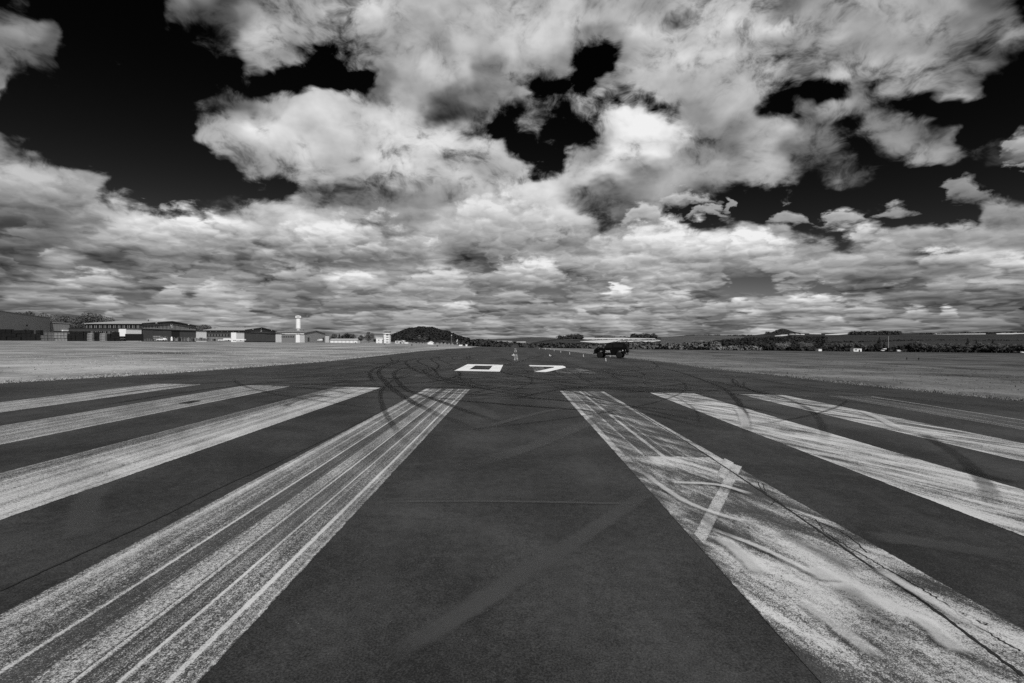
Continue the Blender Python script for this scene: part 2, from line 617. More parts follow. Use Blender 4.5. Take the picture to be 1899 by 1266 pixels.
def asphalt_tone(t, co):
    """Colour of the old runway asphalt at a point given in metres."""
    x, y, z = t.sep(co)
    fine = t.noise(co, 75.0, 2.0, 0.75)
    mid = t.noise(co, 9.0, 5.0, 0.65)
    big = t.noise(co, 0.35, 5.0, 0.6)
    # paver lanes run along the runway
    lane = t.noise(t.xyz(x * 0.55, y * 0.035, 2.0), 1.0, 4.0, 0.6)
    swirl = t.noise(t.xyz(x * 0.25 + y * 0.1, y * 0.25 - x * 0.05, 5.0), 1.0, 6.0, 0.65, 1.2)
    v = 0.028 + (fine - 0.5) * 0.13 + (mid - 0.5) * 0.05 + (big - 0.5) * 0.060 + (lane - 0.5) * 0.060 + (swirl - 0.5) * 0.085
    stone = t.voro(co, 26.0, dims='3D')
    pick = t.noise(co, 7.3, 1.0, 0.5)
    chip = t.mr(stone, 0.06, 0.14, 1.0, 0.0) * t.mr(pick, 0.60, 0.66)
    v = v + chip * 0.10
    return t.clamp(v, 0.008, 0.3), fine, mid, chip


def make_asphalt():
    m, t, b, o = mat_new('asphalt')
    tc = t.node('ShaderNodeTexCoord')
    v, fine, mid, chip = asphalt_tone(t, tc.outputs['Object'])
    t.put(b.inputs['Base Color'], t.grey(v))
    b.inputs['Roughness'].default_value = 0.82
    b.inputs['Specular IOR Level'].default_value = 0.35
    bump(t, b, fine + mid * 0.4, 0.55, 0.006)
    return m


def make_stripe(name, profile, mottled=0.0, streaky=1.0, split=None, profile2=None, seed=0.0, worn=0.5, diag=0.0):
    """Worn white paint. profile: paint left over (0..1) from the outer to the inner edge of the bar.
    u = across 0..1, v = metres along."""
    m, t, b, o = mat_new(name)
    tc = t.node('ShaderNodeTexCoord')
    co = tc.outputs['Object']
    uvn = t.node('ShaderNodeUVMap')
    u, v, _ = t.sep(uvn.outputs[0])
    X, Y, Z = t.sep(co)
    wob = (t.noise(t.xyz(v * 0.7, u * 0.5, seed), 1.0, 4.0, 0.6) - 0.5) * 0.012
    uu = u + wob
    prof = t.ramp(uu, profile)
    if mottled is not None and profile2 is not None:
        cut = t.mr(v + (t.noise(t.xyz(u * 6.0, v * 0.2, seed), 1.0, 2.0, 0.5) - 0.5) * 0.25, split - 0.015, split + 0.015)
        prof = t.mix(cut, t.ramp(uu, profile2), prof)
        mot = t.mix(cut, 1.0, 0.25)
    else:
        mot = mottled
    # streaks left by the brush and by tyres along the bar
    st = t.noise(t.xyz(u * 34.0, v * 0.10, seed + 1.0), 1.0, 5.0, 0.65) - 0.5
    st2 = t.noise(t.xyz(u * 90.0, v * 0.35, seed + 2.0), 1.0, 3.0, 0.6) - 0.5
    # broad cloudy wear and slanting drag marks
    cl = t.noise(t.xyz((X * 0.90 + Y * 0.44) * 1.5, (X * 0.44 - Y * 0.90) * 0.55, seed + 3.0), 1.0, 5.0, 0.6, 0.5) - 0.5
    dg = t.noise(t.xyz((X * 0.92 + Y * 0.38) * 4.2, (X * 0.38 - Y * 0.92) * 0.42, seed + 4.0), 1.0, 5.0, 0.62, 0.3) - 0.5
    grit = t.noise(co, 105.0, 3.0, 0.72) - 0.5
    grit2 = t.noise(co, 30.0, 4.0, 0.7) - 0.5
    crk = t.voro(t.vm('ADD', co, t.vm('SCALE', t.vm('SUBTRACT', t.node_color_noise(co, 3.0), (0.5, 0.5, 0.5)).outputs[0], scale=0.35).outputs[0]).outputs[0],
                 8.5, 'DISTANCE_TO_EDGE', dims='3D')
    crack = t.mr(crk, 0.0, 0.018, 1.0, 0.0) * t.mr(t.noise(co, 1.7, 2.0, 0.5), 0.45, 0.65)
    amt = prof + st * 0.75 * streaky + st2 * 0.38 * streaky + cl * 2.4 * mot + dg * 2.0 * diag
    amt = amt * 0.92 - 0.03 + grit * 2.0 + grit2 * 0.8 - crack * 0.42
    cover = t.mr(amt, 0.24, 0.80, 0.0, 1.0, smooth=True)
    # a little ragged at the rim
    rim = t.m('MINIMUM', u, 1.0 - u) * 1.8
    cover = cover * t.mr(rim + grit2 * 0.06 + (t.noise(co, 4.0, 3.0, 0.6) - 0.5) * 0.06, 0.002, 0.018)
    asp, fine, mid, chip = asphalt_tone(t, co)
    paint = 0.58 + cl * 0.30 + grit2 * 0.2 + st * 0.16
    dirt = t.mr(t.noise(co, 0.8, 4.0, 0.6), 0.35, 0.7, 0.80, 1.0)
    under = asp + 0.035 * worn           # ghost of paint in the pores
    col = t.mix(cover, under, paint * dirt)
    t.put(b.inputs['Base Color'], t.grey(t.clamp(col, 0.01, 0.8)))
    b.inputs['Roughness'].default_value = 0.75
    b.inputs['Specular IOR Level'].default_value = 0.3
    bump(t, b, cover * 0.6 + fine, 0.4, 0.004)
    return m


def _ncn(self, co, scale):
    n = self.node('ShaderNodeTexNoise')
    self.put(n.inputs['Vector'], co)
    n.inputs['Scale'].default_value = scale
    n.inputs['Detail'].default_value = 3.0
    return n.outputs['Color']


NT.node_color_noise = _ncn


def make_fresh_paint():
    m, t, b, o = mat_new('fresh_white_paint')
    tc = t.node('ShaderNodeTexCoord')
    co = tc.outputs['Object']
    n = t.noise(co, 2.0, 5.0, 0.65)
    g = t.noise(co, 45.0, 2.0, 0.6)
    t.put(b.inputs['Base Color'], t.grey(t.clamp(0.80 + (n - 0.5) * 0.10 + (g - 0.5) * 0.10, 0, 0.86)))
    b.inputs['Roughness'].default_value = 0.7
    return m


def make_rubber(name, tone, dens, fade_ends=True, light=False):
    """A film on the asphalt, thinner at its sides and ends (u along 0..1, v across 0..1, third: metres)."""
    m, t, b, o = mat_new(name)
    uvn = t.node('ShaderNodeUVMap')
    u, v, _ = t.sep(uvn.outputs[0])
    tc = t.node('ShaderNodeTexCoord')
    co = tc.outputs['Object']
    side = t.mr(t.m('ABSOLUTE', v - 0.5) + (t.noise(co, 6.0, 3.0, 0.6) - 0.5) * 0.35, 0.22, 0.5, 1.0, 0.0, smooth=True)
    ends = t.mr(t.m('MINIMUM', u, 1.0 - u), 0.0, 0.18, 0.0, 1.0, smooth=True)
    br = t.mr(t.noise(co, 0.5, 3.0, 0.6), 0.30, 0.62, 0.55, 1.0)
    gr = t.mr(t.noise(co, 70.0, 2.0, 0.6), 0.3, 0.7, 0.75, 1.0)
    a = side * ends * br * gr * dens
    b.inputs['Base Color'].default_value = (tone, tone, tone, 1)
    b.inputs['Roughness'].default_value = 0.75
    b.inputs['Specular IOR Level'].default_value = 0.3
    t.put(b.inputs['Alpha'], t.clamp(a))
    return m


def make_grass():
    m, t, b, o = mat_new('dry_grass')
    tc = t.node('ShaderNodeTexCoord')
    co = tc.outputs['Object']
    x, y, z = t.sep(co)
    big = t.noise(t.xyz(x * 0.010, y * 0.004, 1.0), 1.0, 5.0, 0.6)
    mow = t.noise(t.xyz(x * 0.16, y * 0.012, 3.0), 1.0, 4.0, 0.62)
    pat = t.noise(co, 0.22, 6.0, 0.68)
    fin = t.noise(co, 3.5, 4.0, 0.72)
    swa = t.noise(t.xyz(x * 0.045, y * 0.11, 8.0), 1.0, 6.0, 0.68)
    # paler on the left of the runway, darker towards the right
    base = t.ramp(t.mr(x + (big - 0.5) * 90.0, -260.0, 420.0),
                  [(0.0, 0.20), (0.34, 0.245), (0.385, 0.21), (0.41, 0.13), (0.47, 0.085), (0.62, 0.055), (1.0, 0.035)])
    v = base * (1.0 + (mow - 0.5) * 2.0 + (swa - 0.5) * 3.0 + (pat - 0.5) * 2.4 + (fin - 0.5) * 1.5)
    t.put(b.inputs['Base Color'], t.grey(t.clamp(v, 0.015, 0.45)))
    b.inputs['Roughness'].default_value = 0.95
    b.inputs['Specular IOR Level'].default_value = 0.1
    bump(t, b, fin + pat, 0.8, 0.08)
    return m


def make_blades(name, v, spread=0.5):
    m, t, b, o = mat_new(name)
    tc = t.node('ShaderNodeTexCoord')
    co = tc.outputs['Object']
    x, y, z = t.sep(co)
    n = t.noise(co, 5.0, 3.0, 0.7)
    n2 = t.noise(co, 0.22, 5.0, 0.65)
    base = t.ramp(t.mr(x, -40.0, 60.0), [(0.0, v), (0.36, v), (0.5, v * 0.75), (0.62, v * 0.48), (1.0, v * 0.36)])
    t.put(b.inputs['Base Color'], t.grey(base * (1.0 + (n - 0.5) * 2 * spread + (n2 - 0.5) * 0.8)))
    b.inputs['Roughness'].default_value = 0.8
    b.inputs['Specular IOR Level'].default_value = 0.2
    return m


def make_leaf(name, v, var=0.3):
    m, t, b, o = mat_new(name)
    g = t.node('ShaderNodeNewGeometry')
    oi = t.node('ShaderNodeObjectInfo')
    r = S(t, g.outputs['Random Per Island'])
    k = t.mr(S(t, oi.outputs['Random']), 0.0, 1.0, 0.78, 1.22)
    t.put(b.inputs['Base Color'], t.grey(t.mr(r, 0.0, 1.0, v * (1 - var), v * (1 + var)) * k))
    b.inputs['Roughness'].default_value = 0.75
    b.inputs['Specular IOR Level'].default_value = 0.2
    return m


def make_hill(name, lo, hi, sc=0.004):
    m, t, b, o = mat_new(name)
    tc = t.node('ShaderNodeTexCoord')
    co = tc.outputs['Object']
    x, y, z = t.sep(co)
    f = t.voro(t.xyz(x * sc, y * sc * 0.55, 0.0), 1.0, out=1)
    sp = t.node('ShaderNodeSeparateColor')
    t.put(sp.inputs[0], f.s)
    patch = S(t, sp.outputs[0])
    n = t.noise(co, 0.02, 5.0, 0.6)
    n2 = t.noise(co, 0.12, 3.0, 0.6)
    v = t.mr(patch, 0.0, 1.0, lo, hi) * (1.0 + (n - 0.5) * 0.8 + (n2 - 0.5) * 0.5)
    t.put(b.inputs['Base Color'], t.grey(t.clamp(v, 0.01, 0.6)))
    b.inputs['Roughness'].default_value = 0.95
    b.inputs['Specular IOR Level'].default_value = 0.1
    return m


ASPHALT = make_asphalt()
PAINT = make_fresh_paint()
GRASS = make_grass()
LEAF = make_leaf('leaves', 0.10)
LEAF_D = make_leaf('dark_leaves', 0.034)
LEAF_P = make_leaf('silvery_leaves', 0.18)
LEAF_H = make_leaf('hill_leaves', 0.017)
LEAF_L = make_leaf('pale_leaves', 0.125)
BARK = plain('bark', 0.07, 0.9)
WHITE = plain('white_render', 0.80, 0.75, 0.06, 0.5, streak=True)
OFFWHITE = plain('weathered_white', 0.62, 0.8, 0.12, 0.5, streak=True)
DARKWALL = plain('dark_wall', 0.045, 0.7, 0.2, 0.5, streak=True)
DOORGREY = plain('door_grey', 0.062, 0.6, 0.15, 0.5, streak=True)
ROOFDARK = plain('dark_roof', 0.03, 0.7, 0.2)
ROOFLIGHT = plain('pale_roof', 0.34, 0.7, 0.1)
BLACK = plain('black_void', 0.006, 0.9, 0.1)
GLASS = plain('dark_glass', 0.02, 0.12, 0.2)
BAR = plain('glazing_bar', 0.42, 0.6, 0.15)
GREYCLAD = clad('grey_cladding', 0.25, 1.1, 'xy')
MIDGREY = plain('mid_grey', 0.17, 0.7, 0.1, streak=True)
STEEL = plain('pale_steel', 0.35, 0.45, 0.1)

# ------------------------------------------------------------------ ground
def spaced(a, b, n, p):
    return [a + (b - a) * (i / n) ** p for i in range(1, n + 1)]


gx = sorted(set([round(-60 + 3 * i, 3) for i in range(41)] + [-v for v in spaced(60, 9000, 60, 2.4)] + spaced(60, 9000, 60, 2.4)))
gy = sorted(set([round(-60 + 5 * i, 3) for i in range(73)] + spaced(300, 12000, 60, 2.2) + [-v for v in spaced(60, 4000, 16, 2.2)]))
gv = [(x, y, G(x, y)) for y in gy for x in gx]
nx = len(gx)
gf = [(j * nx + i, j * nx + i + 1, (j + 1) * nx + i + 1, (j + 1) * nx + i) for j in range(len(gy) - 1) for i in range(nx - 1)]
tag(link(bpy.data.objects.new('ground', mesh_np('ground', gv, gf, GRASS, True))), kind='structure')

# ------------------------------------------------------------------ runway
L_EDGE = [(0, 711), (303, 693), (472, 680.5), (600, 670.5), (688, 661), (777, 651), (830, 647), (872, 644.8)]
R_EDGE = [(1899, 744.7), (1584, 713), (1426, 694.5), (1360, 688.5), (1297, 681), (1252, 673.5), (1180, 665.5), (1120, 659), (1081, 654.5), (1044, 650), (1005, 646.5)]
le = sorted([(p.y, p.x) for p in (ground_pt(*q) for q in L_EDGE)])
re_ = sorted([(p.y, p.x) for p in (ground_pt(*q) for q in R_EDGE)])
le = [(-60, le[0][1] - 1.5)] + le + [(260, -15.0), (420, -15.0)]
re_ = [(-60, re_[0][1] + 1.5)] + re_ + [(260, 15.0), (420, 15.0)]
le.sort(); re_.sort()
RAISE = 0.02


def edge_x(pts, y):
    return float(np.interp(y, [p[0] for p in pts], [p[1] for p in pts]))


rv, rf, NC = [], [], 24
rys = [-60 + 4 * i for i in range(15)] + [0 + 0.6 * i for i in range(200)] + [120 + 4 * i for i in range(76)]
for y in rys:
    jl = 0.22 * (math.sin(y * 1.7) + math.sin(y * 3.9 + 1)) * 0.5 + random.uniform(-0.3, 0.3)
    jr = 0.22 * (math.sin(y * 2.1 + 2) + math.sin(y * 4.7)) * 0.5 + random.uniform(-0.3, 0.3)
    a, b = edge_x(le, y) + jl, edge_x(re_, y) + jr
    for i in range(NC + 1):
        x = a + (b - a) * i / NC
        rv.append((x, y, G(x, y) + RAISE))
for j in range(len(rys) - 1):
    for i in range(NC):
        q = j * (NC + 1) + i
        rf.append((q, q + 1, q + NC + 2, q + NC + 1))
runway = tag(link(bpy.data.objects.new('runway', mesh_np('runway', rv, rf, ASPHALT, True))), kind='structure')


def rz(x, y, lift): return G(x, y) + RAISE + lift


def sheet_rect(name, x0, x1, y0, y1, lift, mat, nxs=6, nys=30, label=None):
    """A painted bar: a draped grid; u across from the outer edge, v metres along."""
    v, uv, f = [], [], []
    for j in range(nys + 1):
        y = y0 + (y1 - y0) * j / nys
        for i in range(nxs + 1):
            x = x0 + (x1 - x0) * i / nxs
            v.append((x, y, rz(x, y, lift)))
            uv.append((i / nxs, y))
    for j in range(nys):
        for i in range(nxs):
            q = j * (nxs + 1) + i
            f.append((q, q + 1, q + nxs + 2, q + nxs + 1))
    o = link(bpy.data.objects.new(name, mesh_np(name, v, f, mat, True, uv)), runway)
    if label: o['label'] = label
    return o


# profiles run from the left edge of each bar to its right edge
P_L1 = [(0, .50), (.035, .56), (.05, .76), (.085, .70), (.10, .50), (.16, .44), (.195, .60), (.215, .44), (.33, .42), (.336, .90),
        (.346, .86), (.352, .30), (.455, .20), (.462, .52), (.470, .18), (.482, .50), (.594, .50), (.600, .18), (.606, .82), (.617, .74), (.624, .32),
        (.70, .36), (.742, .42), (.747, .92), (.757, .86), (.763, .44), (.892, .46), (.898, .97), (.914, .93), (.920, .46), (1, .52)]
P_L2 = [(0, .55), (.02, .42), (.12, .34), (.20, .40), (.24, .66), (.27, .48), (.36, .62), (.42, .70), (.46, .50), (.52, .72), (.58, .60), (.62, .80), (.70, .62),
        (.76, .58), (.80, .82), (.88, .80), (.94, .66), (1, .80)]
P_L3 = [(0, .66), (.06, .44), (.2, .56), (.25, .40), (.35, .58), (.42, .44), (.55, .60), (.6, .42), (.75, .54), (.9, .46), (.96, .66), (1, .62)]
P_L4 = [(0, .62), (.1, .46), (.3, .62), (.36, .46), (.55, .66), (.6, .50), (.8, .60), (.93, .52), (1, .62)]
P_R1 = [(0, .66), (.07, .70), (.08, .44), (.24, .46), (.26, .66), (.28, .36), (.42, .34), (.435, .74), (.465, .72), (.475, .30), (.54, .32), (.55, .58), (.57, .34),
        (.64, .30), (.65, .50), (.665, .28), (.70, .44), (.76, .30), (.86, .24), (.905, .26), (.915, .60), (1, .60)]
P_R1N = [(0, .30), (.06, .46), (.3, .58), (.5, .56), (.7, .52), (.9, .58), (1, .48)]
P_R2 = [(0, .74), (.1, .62), (.3, .68), (.6, .68), (.8, .74), (1, .76)]
P_R3 = [(0, .66), (.15, .52), (.4, .64), (.7, .56), (.9, .66), (1, .70)]
P_R4 = [(0, .62), (.03, .30), (.15, .22), (.22, .46), (.28, .20), (.5, .24), (.6, .38), (.66, .20), (.92, .24), (.97, .56), (1, .58)]
SY0, SY1 = -9.4, 20.6
S_DEF = [(-14.4, P_L4, dict(seed=4.0, streaky=.8, mottled=.10)), (-10.8, P_L3, dict(seed=3.0, streaky=.9, mottled=.10)),
         (-7.2, P_L2, dict(seed=2.0, streaky=.9, mottled=.15)), (-3.6, P_L1, dict(seed=1.0, streaky=.95, mottled=.15)),
         (1.8, P_R1, dict(seed=11.0, streaky=.45, mottled=1.0, split=8.95, profile2=P_R1N, diag=.7)),
         (5.4, P_R2, dict(seed=12.0, streaky=.25, mottled=.55, diag=1.0)),
         (9.0, P_R3, dict(seed=13.0, streaky=.45, mottled=.35, diag=1.0)), (12.6, P_R4, dict(seed=14.0, streaky=.6, mottled=.05))]
S_LAB = ['', '', '', 'white bar worn into long parallel streaks', 'white bar with a mottled near half and a dark joint',
         'white bar crossed by slanting drag marks', '', 'white bar worn down to faint outlines']
for k, (x0, prof, kw) in enumerate(S_DEF):
    sheet_rect('threshold_stripe', x0, x0 + 1.8, SY0, SY1, 0.004, make_stripe('worn_stripe', prof, **kw), 6, 60, S_LAB[k])


def flat_poly(name, pts, lift, mat, label=None, grid=None):
    bm = bmesh.new()
    vs = [bm.verts.new((x, y, rz(x, y, lift))) for x, y in pts]
    bm.faces.new(vs)
    bmesh.ops.triangulate(bm, faces=bm.faces)
    me = bpy.data.meshes.new(name)
    bm.to_mesh(me); bm.free()
    me.materials.append(mat)
    if me.polygons[0].normal.z < 0: me.flip_normals()
    o = link(bpy.data.objects.new(name, me), runway)
    if label: o['label'] = label
    return o


# the runway number 07: a squared zero and a seven
zb = [(-3.85, 32.4, -0.96, 34.25), (-3.85, 39.65, -0.96, 41.6)]
bm = bmesh.new()
o_, i_ = [(-3.85, 32.4), (-0.96, 32.4), (-0.96, 41.6), (-3.85, 41.6)], [(-3.06, 34.3), (-1.73, 34.3), (-1.73, 39.6), (-3.06, 39.6)]
ov = [bm.verts.new((x, y, rz(x, y, .026))) for x, y in o_]
iv = [bm.verts.new((x, y, rz(x, y, .026))) for x, y in i_]
for a in range(4):
    b_ = (a + 1) % 4
    bm.faces.new((ov[a], ov[b_], iv[b_], iv[a]))
me = bpy.data.meshes.new('runway_numeral'); bm.to_mesh(me); bm.free(); me.materials.append(PAINT)
link(bpy.data.objects.new('runway_numeral', me), runway)['label'] = 'freshly painted white squared digit zero'
flat_poly('runway_numeral', [(1.15, 41.9), (1.16, 39.9), (3.02, 39.9), (2.98, 38.9), (1.21, 32.7), (1.97, 32.7), (3.86, 38.9), (3.98, 40.6), (3.9, 41.9)], .026, PAINT,
          'freshly painted white digit seven')
GHOST = make_stripe('ghost_paint', [(0, .22), (.3, .36), (.5, .18), (.8, .34), (1, .2)], seed=31.0, streaky=1.1, mottled=.8, diag=.7, worn=.3)
sheet_rect('faded_paint', 1.28, 2.2, 33.6, 40.0, 0.004, GHOST, 3, 6)
sheet_rect('faded_paint', 2.6, 5.3, 32.2, 38.2, 0.004, make_stripe('ghost_paint_b', [(0, .10), (.4, .24), (.6, .08), (.8, .26), (1, .08)], seed=37.0, streaky=1.0, mottled=.8, diag=.9, worn=.1), 3, 6)

CLINE = make_stripe('worn_centre_line', [(0, .5), (.5, .62), (1, .5)], seed=21.0, streaky=.4, mottled=.8, worn=.8)
for y0, y1 in ((52.4, 61.4), (63.8, 77.5), (90, 111), (118, 137)):
    sheet_rect('centre_line_dash', -0.10, 0.07, y0, y1, 0.004, CLINE, 1, 8)
    sheet_rect('centre_line_dash', 0.17, 0.34, y0, y1, 0.004, CLINE, 1, 8)

# repainted patches on the right-hand bars
REPAINT = make_stripe('repainted_patch', [(0, .58), (.1, .74), (.9, .74), (1, .60)], seed=41.0, streaky=.1, mottled=.6, worn=.6)


def px_quad(name, quad, lift, mat, label=None):
    pts = [ground_pt(*q) for q in quad]
    v = [(p.x, p.y, rz(p.x, p.y, lift)) for p in pts]
    o = link(bpy.data.objects.new(name, mesh_np(name, v, [(0, 1, 2, 3)], mat, False, [(0, v[0][1]), (1, v[1][1]), (1, v[2][1]), (0, v[3][1])])), runway)
    if label: o['label'] = label
    return o


px_quad('repainted_patch', [(1287, 994), (1306, 1014), (1376, 868), (1358, 862)], .0062, REPAINT, 'brighter repainted band slanting across a worn bar')
px_quad('repainted_patch', [(1330, 884), (1345, 893), (1361, 861), (1343, 852)], .0068, make_stripe('repainted_patch_b', [(0, .6), (.5, .8), (1, .66)], seed=43.0, streaky=.1, mottled=.5))

# ------------------------------------------------------------------ joints, cracks, tyre marks: ribbons lying on the asphalt
LIFT = [0.0075]


def smooth_pts(pts, n=10):
    P = [Vector(p) for p in pts]
    P = [P[0] * 2 - P[1]] + P + [P[-1] * 2 - P[-2]]
    out = []
    for i in range(1, len(P) - 2):
        a, b, c, d = P[i - 1:i + 3]
        for k in range(n):
            s = k / n
            out.append(0.5 * ((2 * b) + (c - a) * s + (2 * a - 5 * b + 4 * c - d) * s * s + (3 * b - a - 3 * c + d) * s ** 3))
    out.append(P[-2])
    return out


def ribbon(name, pts, width, mat, n=10, wobble=0.0, label=None):
    """pts in runway metres."""
    q = smooth_pts([(p[0], p[1]) for p in pts], n)
    LIFT[0] += 0.00012
    v, uv, f = [], [], []
    tot = sum((q[i + 1] - q[i]).length for i in range(len(q) - 1)) or 1.0
    s = 0.0
    for i, p in enumerate(q):
        d = q[min(i + 1, len(q) - 1)] - q[max(i - 1, 0)]
        d = d.normalized() if d.length > 1e-6 else Vector((0, 1))
        nrm = Vector((-d.y, d.x))
        off = random.uniform(-wobble, wobble)
        w = width * (1 + random.uniform(-.35, .35) * (1 if wobble else 0))
        for k in (0, 1):
            pt = p + nrm * ((k - 0.5) * w + off)
            v.append((pt.x, pt.y, rz(pt.x, pt.y, LIFT[0])))
            uv.append((s / tot, k))
        if i:
            f.append((2 * i - 2, 2 * i - 1, 2 * i + 1, 2 * i))
        if i + 1 < len(q):
            s += (q[i + 1] - q[i]).length
    o = link(bpy.data.objects.new(name, mesh_np(name, v, f, mat, True, uv)), runway)
    if label: o['label'] = label
    return o


def rib_px(name, px, width, mat, n=10, wobble=0.0, label=None):
    return ribbon(name, [ground_pt(*p) for p in px], width, mat, n, wobble, label)


SEAM = plain('open_joint', 0.008, 0.9, 0.1)
rib_px('paving_joint', [(0, 1102), (150, 1032), (300, 962), (420, 902), (560, 838), (700, 768), (800, 716), (846, 692), (880, 673)], 0.022, SEAM, 12, 0.006, 'dark paving joint between two worn bars')
rib_px('paving_joint', [(1899, 1262), (1800, 1187), (1700, 1113), (1600, 1045), (1480, 961), (1380, 893), (1280, 826), (1200, 776), (1138, 736), (1080, 703), (1020, 668)], 0.026, SEAM, 12, 0.005,
       'dark paving joint running through a worn bar')
CR = [[(1404, 896), (1418, 917), (1440, 931), (1462, 947), (1510, 966), (1522, 980), (1532, 992), (1562, 1012), (1605, 1037), (1640, 1058), (1690, 1085), (1720, 1104), (1760, 1130), (1800, 1160), (1850, 1190), (1895, 1215)],
      [(1415, 900), (1421, 920), (1437, 930), (1430, 941)], [(1780, 1140), (1790, 1148), (1782, 1154)], [(1810, 1157), (1830, 1166), (1826, 1160)],
      [(1480, 957), (1560, 990), (1610, 1030)]]
for c in CR:
    rib_px('crack', c, 0.010, SEAM, 8, 0.012)

TY = make_rubber('tyre_rubber', 0.008, 0.78)
TYF = make_rubber('thin_tyre_rubber', 0.008, 0.58)
TYX = make_rubber('faint_tyre_rubber', 0.009, 0.46)
SCUFF = make_rubber('pale_scuff', 0.080, 0.62)
MARKS = [
    (.22, TY, [(722, 662), (727, 672), (700, 682), (686, 691), (690, 704), (706, 718)]),
    (.26, TY, [(740, 664), (736, 672), (710, 682), (702, 691), (708, 701), (718, 712), (732, 725), (750, 737), (769, 749), (792, 760), (817, 773), (831, 777), (868, 792), (908, 807), (954, 823)]),
    (.24, TY, [(800, 661), (766, 666), (752, 671), (758, 679), (773, 688), (792, 695), (826, 704), (861, 712), (896, 721), (931, 728), (1000, 742), (1080, 760)]),
    (.24, TY, [(790, 676), (768, 680), (742, 685), (731, 692), (733, 701), (745, 716), (761, 727), (780, 733), (815, 745), (850, 758), (884, 770), (942, 788), (1000, 800)]),
    (.20, TY, [(830, 660), (798, 663), (776, 668), (780, 674), (803, 684), (815, 698), (850, 708), (900, 716), (980, 726)]),
    (.18, TY, [(838, 657), (806, 663), (800, 668), (812, 675), (812, 682), (800, 688), (784, 694), (788, 700)]),
    (.18, TYF, [(790, 663), (742, 672), (700, 676), (640, 684), (560, 693), (480, 700), (380, 706)]),
    (.16, TYF, [(683, 668), (640, 676), (600, 682), (540, 690), (470, 695)]),
    (.16, TYF, [(770, 690), (740, 700), (720, 712), (706, 730), (712, 760), (735, 800), (760, 830)]),
    (.18, TYF, [(870, 692), (852, 698), (858, 706), (880, 712), (930, 718), (1010, 724), (1100, 722)]),
    (.20, TYF, [(860, 655), (822, 660), (812, 664), (826, 672), (850, 678), (880, 680)]),
    (.18, TYF, [(870, 657), (846, 660), (838, 664), (850, 668), (872, 664), (868, 659)]),
    (.18, TYF, [(900, 656), (872, 660), (866, 664), (880, 668), (912, 663)]),
    (.16, TYF, [(905, 660), (930, 664), (956, 672), (990, 664), (1012, 656)]),
    (.22, TYF, [(986, 662), (960, 672), (930, 676), (905, 678)]),
    (.20, TYF, [(1012, 668), (1060, 676), (1110, 690), (1180, 700), (1290, 716), (1420, 730), (1560, 744), (1760, 770)]),
    (.18, TYF, [(880, 690), (980, 697), (1080, 702), (1200, 712), (1340, 728), (1500, 752), (1700, 790)]),
    (.20, TYF, [(820, 700), (940, 708), (1060, 716), (1180, 726), (1320, 744), (1500, 780)]),
    (.18, TYF, [(840, 716), (960, 714), (1100, 720), (1240, 730), (1400, 744), (1600, 752)]),
    (.20, TYF, [(770, 722), (900, 730), (1040, 744), (1180, 764), (1330, 800)]),
    (.20, TYF, [(1150, 690), (1210, 684), (1219, 679), (1213, 673), (1204, 669)]),
    (.22, TY, [(1100, 668), (1160, 672), (1215, 680), (1262, 691), (1331, 716), (1363, 739), (1377, 761), (1386, 788), (1383, 816), (1366, 846)]),
    (.20, TYX, [(1290, 700), (1360, 716), (1440, 734), (1500, 760), (1528, 800), (1520, 838)]),
    (.20, TYF, [(1420, 715), (1520, 728), (1660, 745), (1780, 764)]),
    (.20, TYF, [(1300, 690), (1400, 704), (1560, 726), (1760, 748), (1890, 760)]),
    (.22, TYX, [(1700, 800), (1780, 850), (1830, 905), (1840, 950)]),
    (.24, TYX, [(1780, 870), (1840, 888), (1890, 900)]),
    (.20, TYF, [(1012, 713), (1100, 738), (1240, 770), (1330, 790)]),
    (.20, TYF, [(700, 700), (640, 702), (560, 706), (440, 716), (300, 735), (140, 762)]),
    (.18, TYF, [(720, 690), (600, 697), (460, 706), (300, 720), (120, 746)]),
    (.30, SCUFF, [(1215, 905), (1150, 952), (1050, 1020), (950, 1085), (860, 1140), (770, 1200)]),
    (.10, SCUFF, [(690, 936), (820, 934), (1000, 935), (1220, 940)]),
    (.50, SCUFF, [(820, 880), (960, 840), (1060, 800), (1120, 770), (1145, 745)]),
    (.40, SCUFF, [(150, 1010), (160, 940), (190, 900)]),
    (.60, SCUFF, [(1120, 664), (1170, 674), (1230, 684), (1290, 690)]),
    (.40, SCUFF, [(1600, 1000), (1700, 1010), (1890, 1040)]),
    (.30, SCUFF, [(880, 800), (990, 770), (1080, 752)]),
    (.26, SCUFF, [(700, 1240), (900, 1120), (1000, 1040)]),
]
for w, mt, px in MARKS:
    rib_px('tyre_mark' if mt is not SCUFF else 'scuff_mark', px, w * (1.3 if mt is not SCUFF else 1.0), mt, 12)
random.seed(77)
for k in range(110):
    cx_, cy_ = random.uniform(-9, 11), random.uniform(15, 42)
    ra, a0 = random.uniform(5, 26), random.uniform(0, 6.28)
    sw = random.uniform(.35, 1.1) * (8 / ra) ** .5 * 1.6
    for side_ in ((0, 1.5) if k % 3 == 0 else (0,)):
        pts = [(cx_ + (ra + side_) * (math.cos(a0 + sw * i / 7) - math.cos(a0 + sw / 2)), cy_ + (ra + side_) * (math.sin(a0 + sw * i / 7) - math.sin(a0 + sw / 2))) for i in range(8)]
        if all(-17 < p[0] < 17 and 7 < p[1] < 75 for p in pts):
            ribbon('tyre_mark', pts, random.uniform(.12, .24), random.choice([TYF, TYX, TYX]), 5)
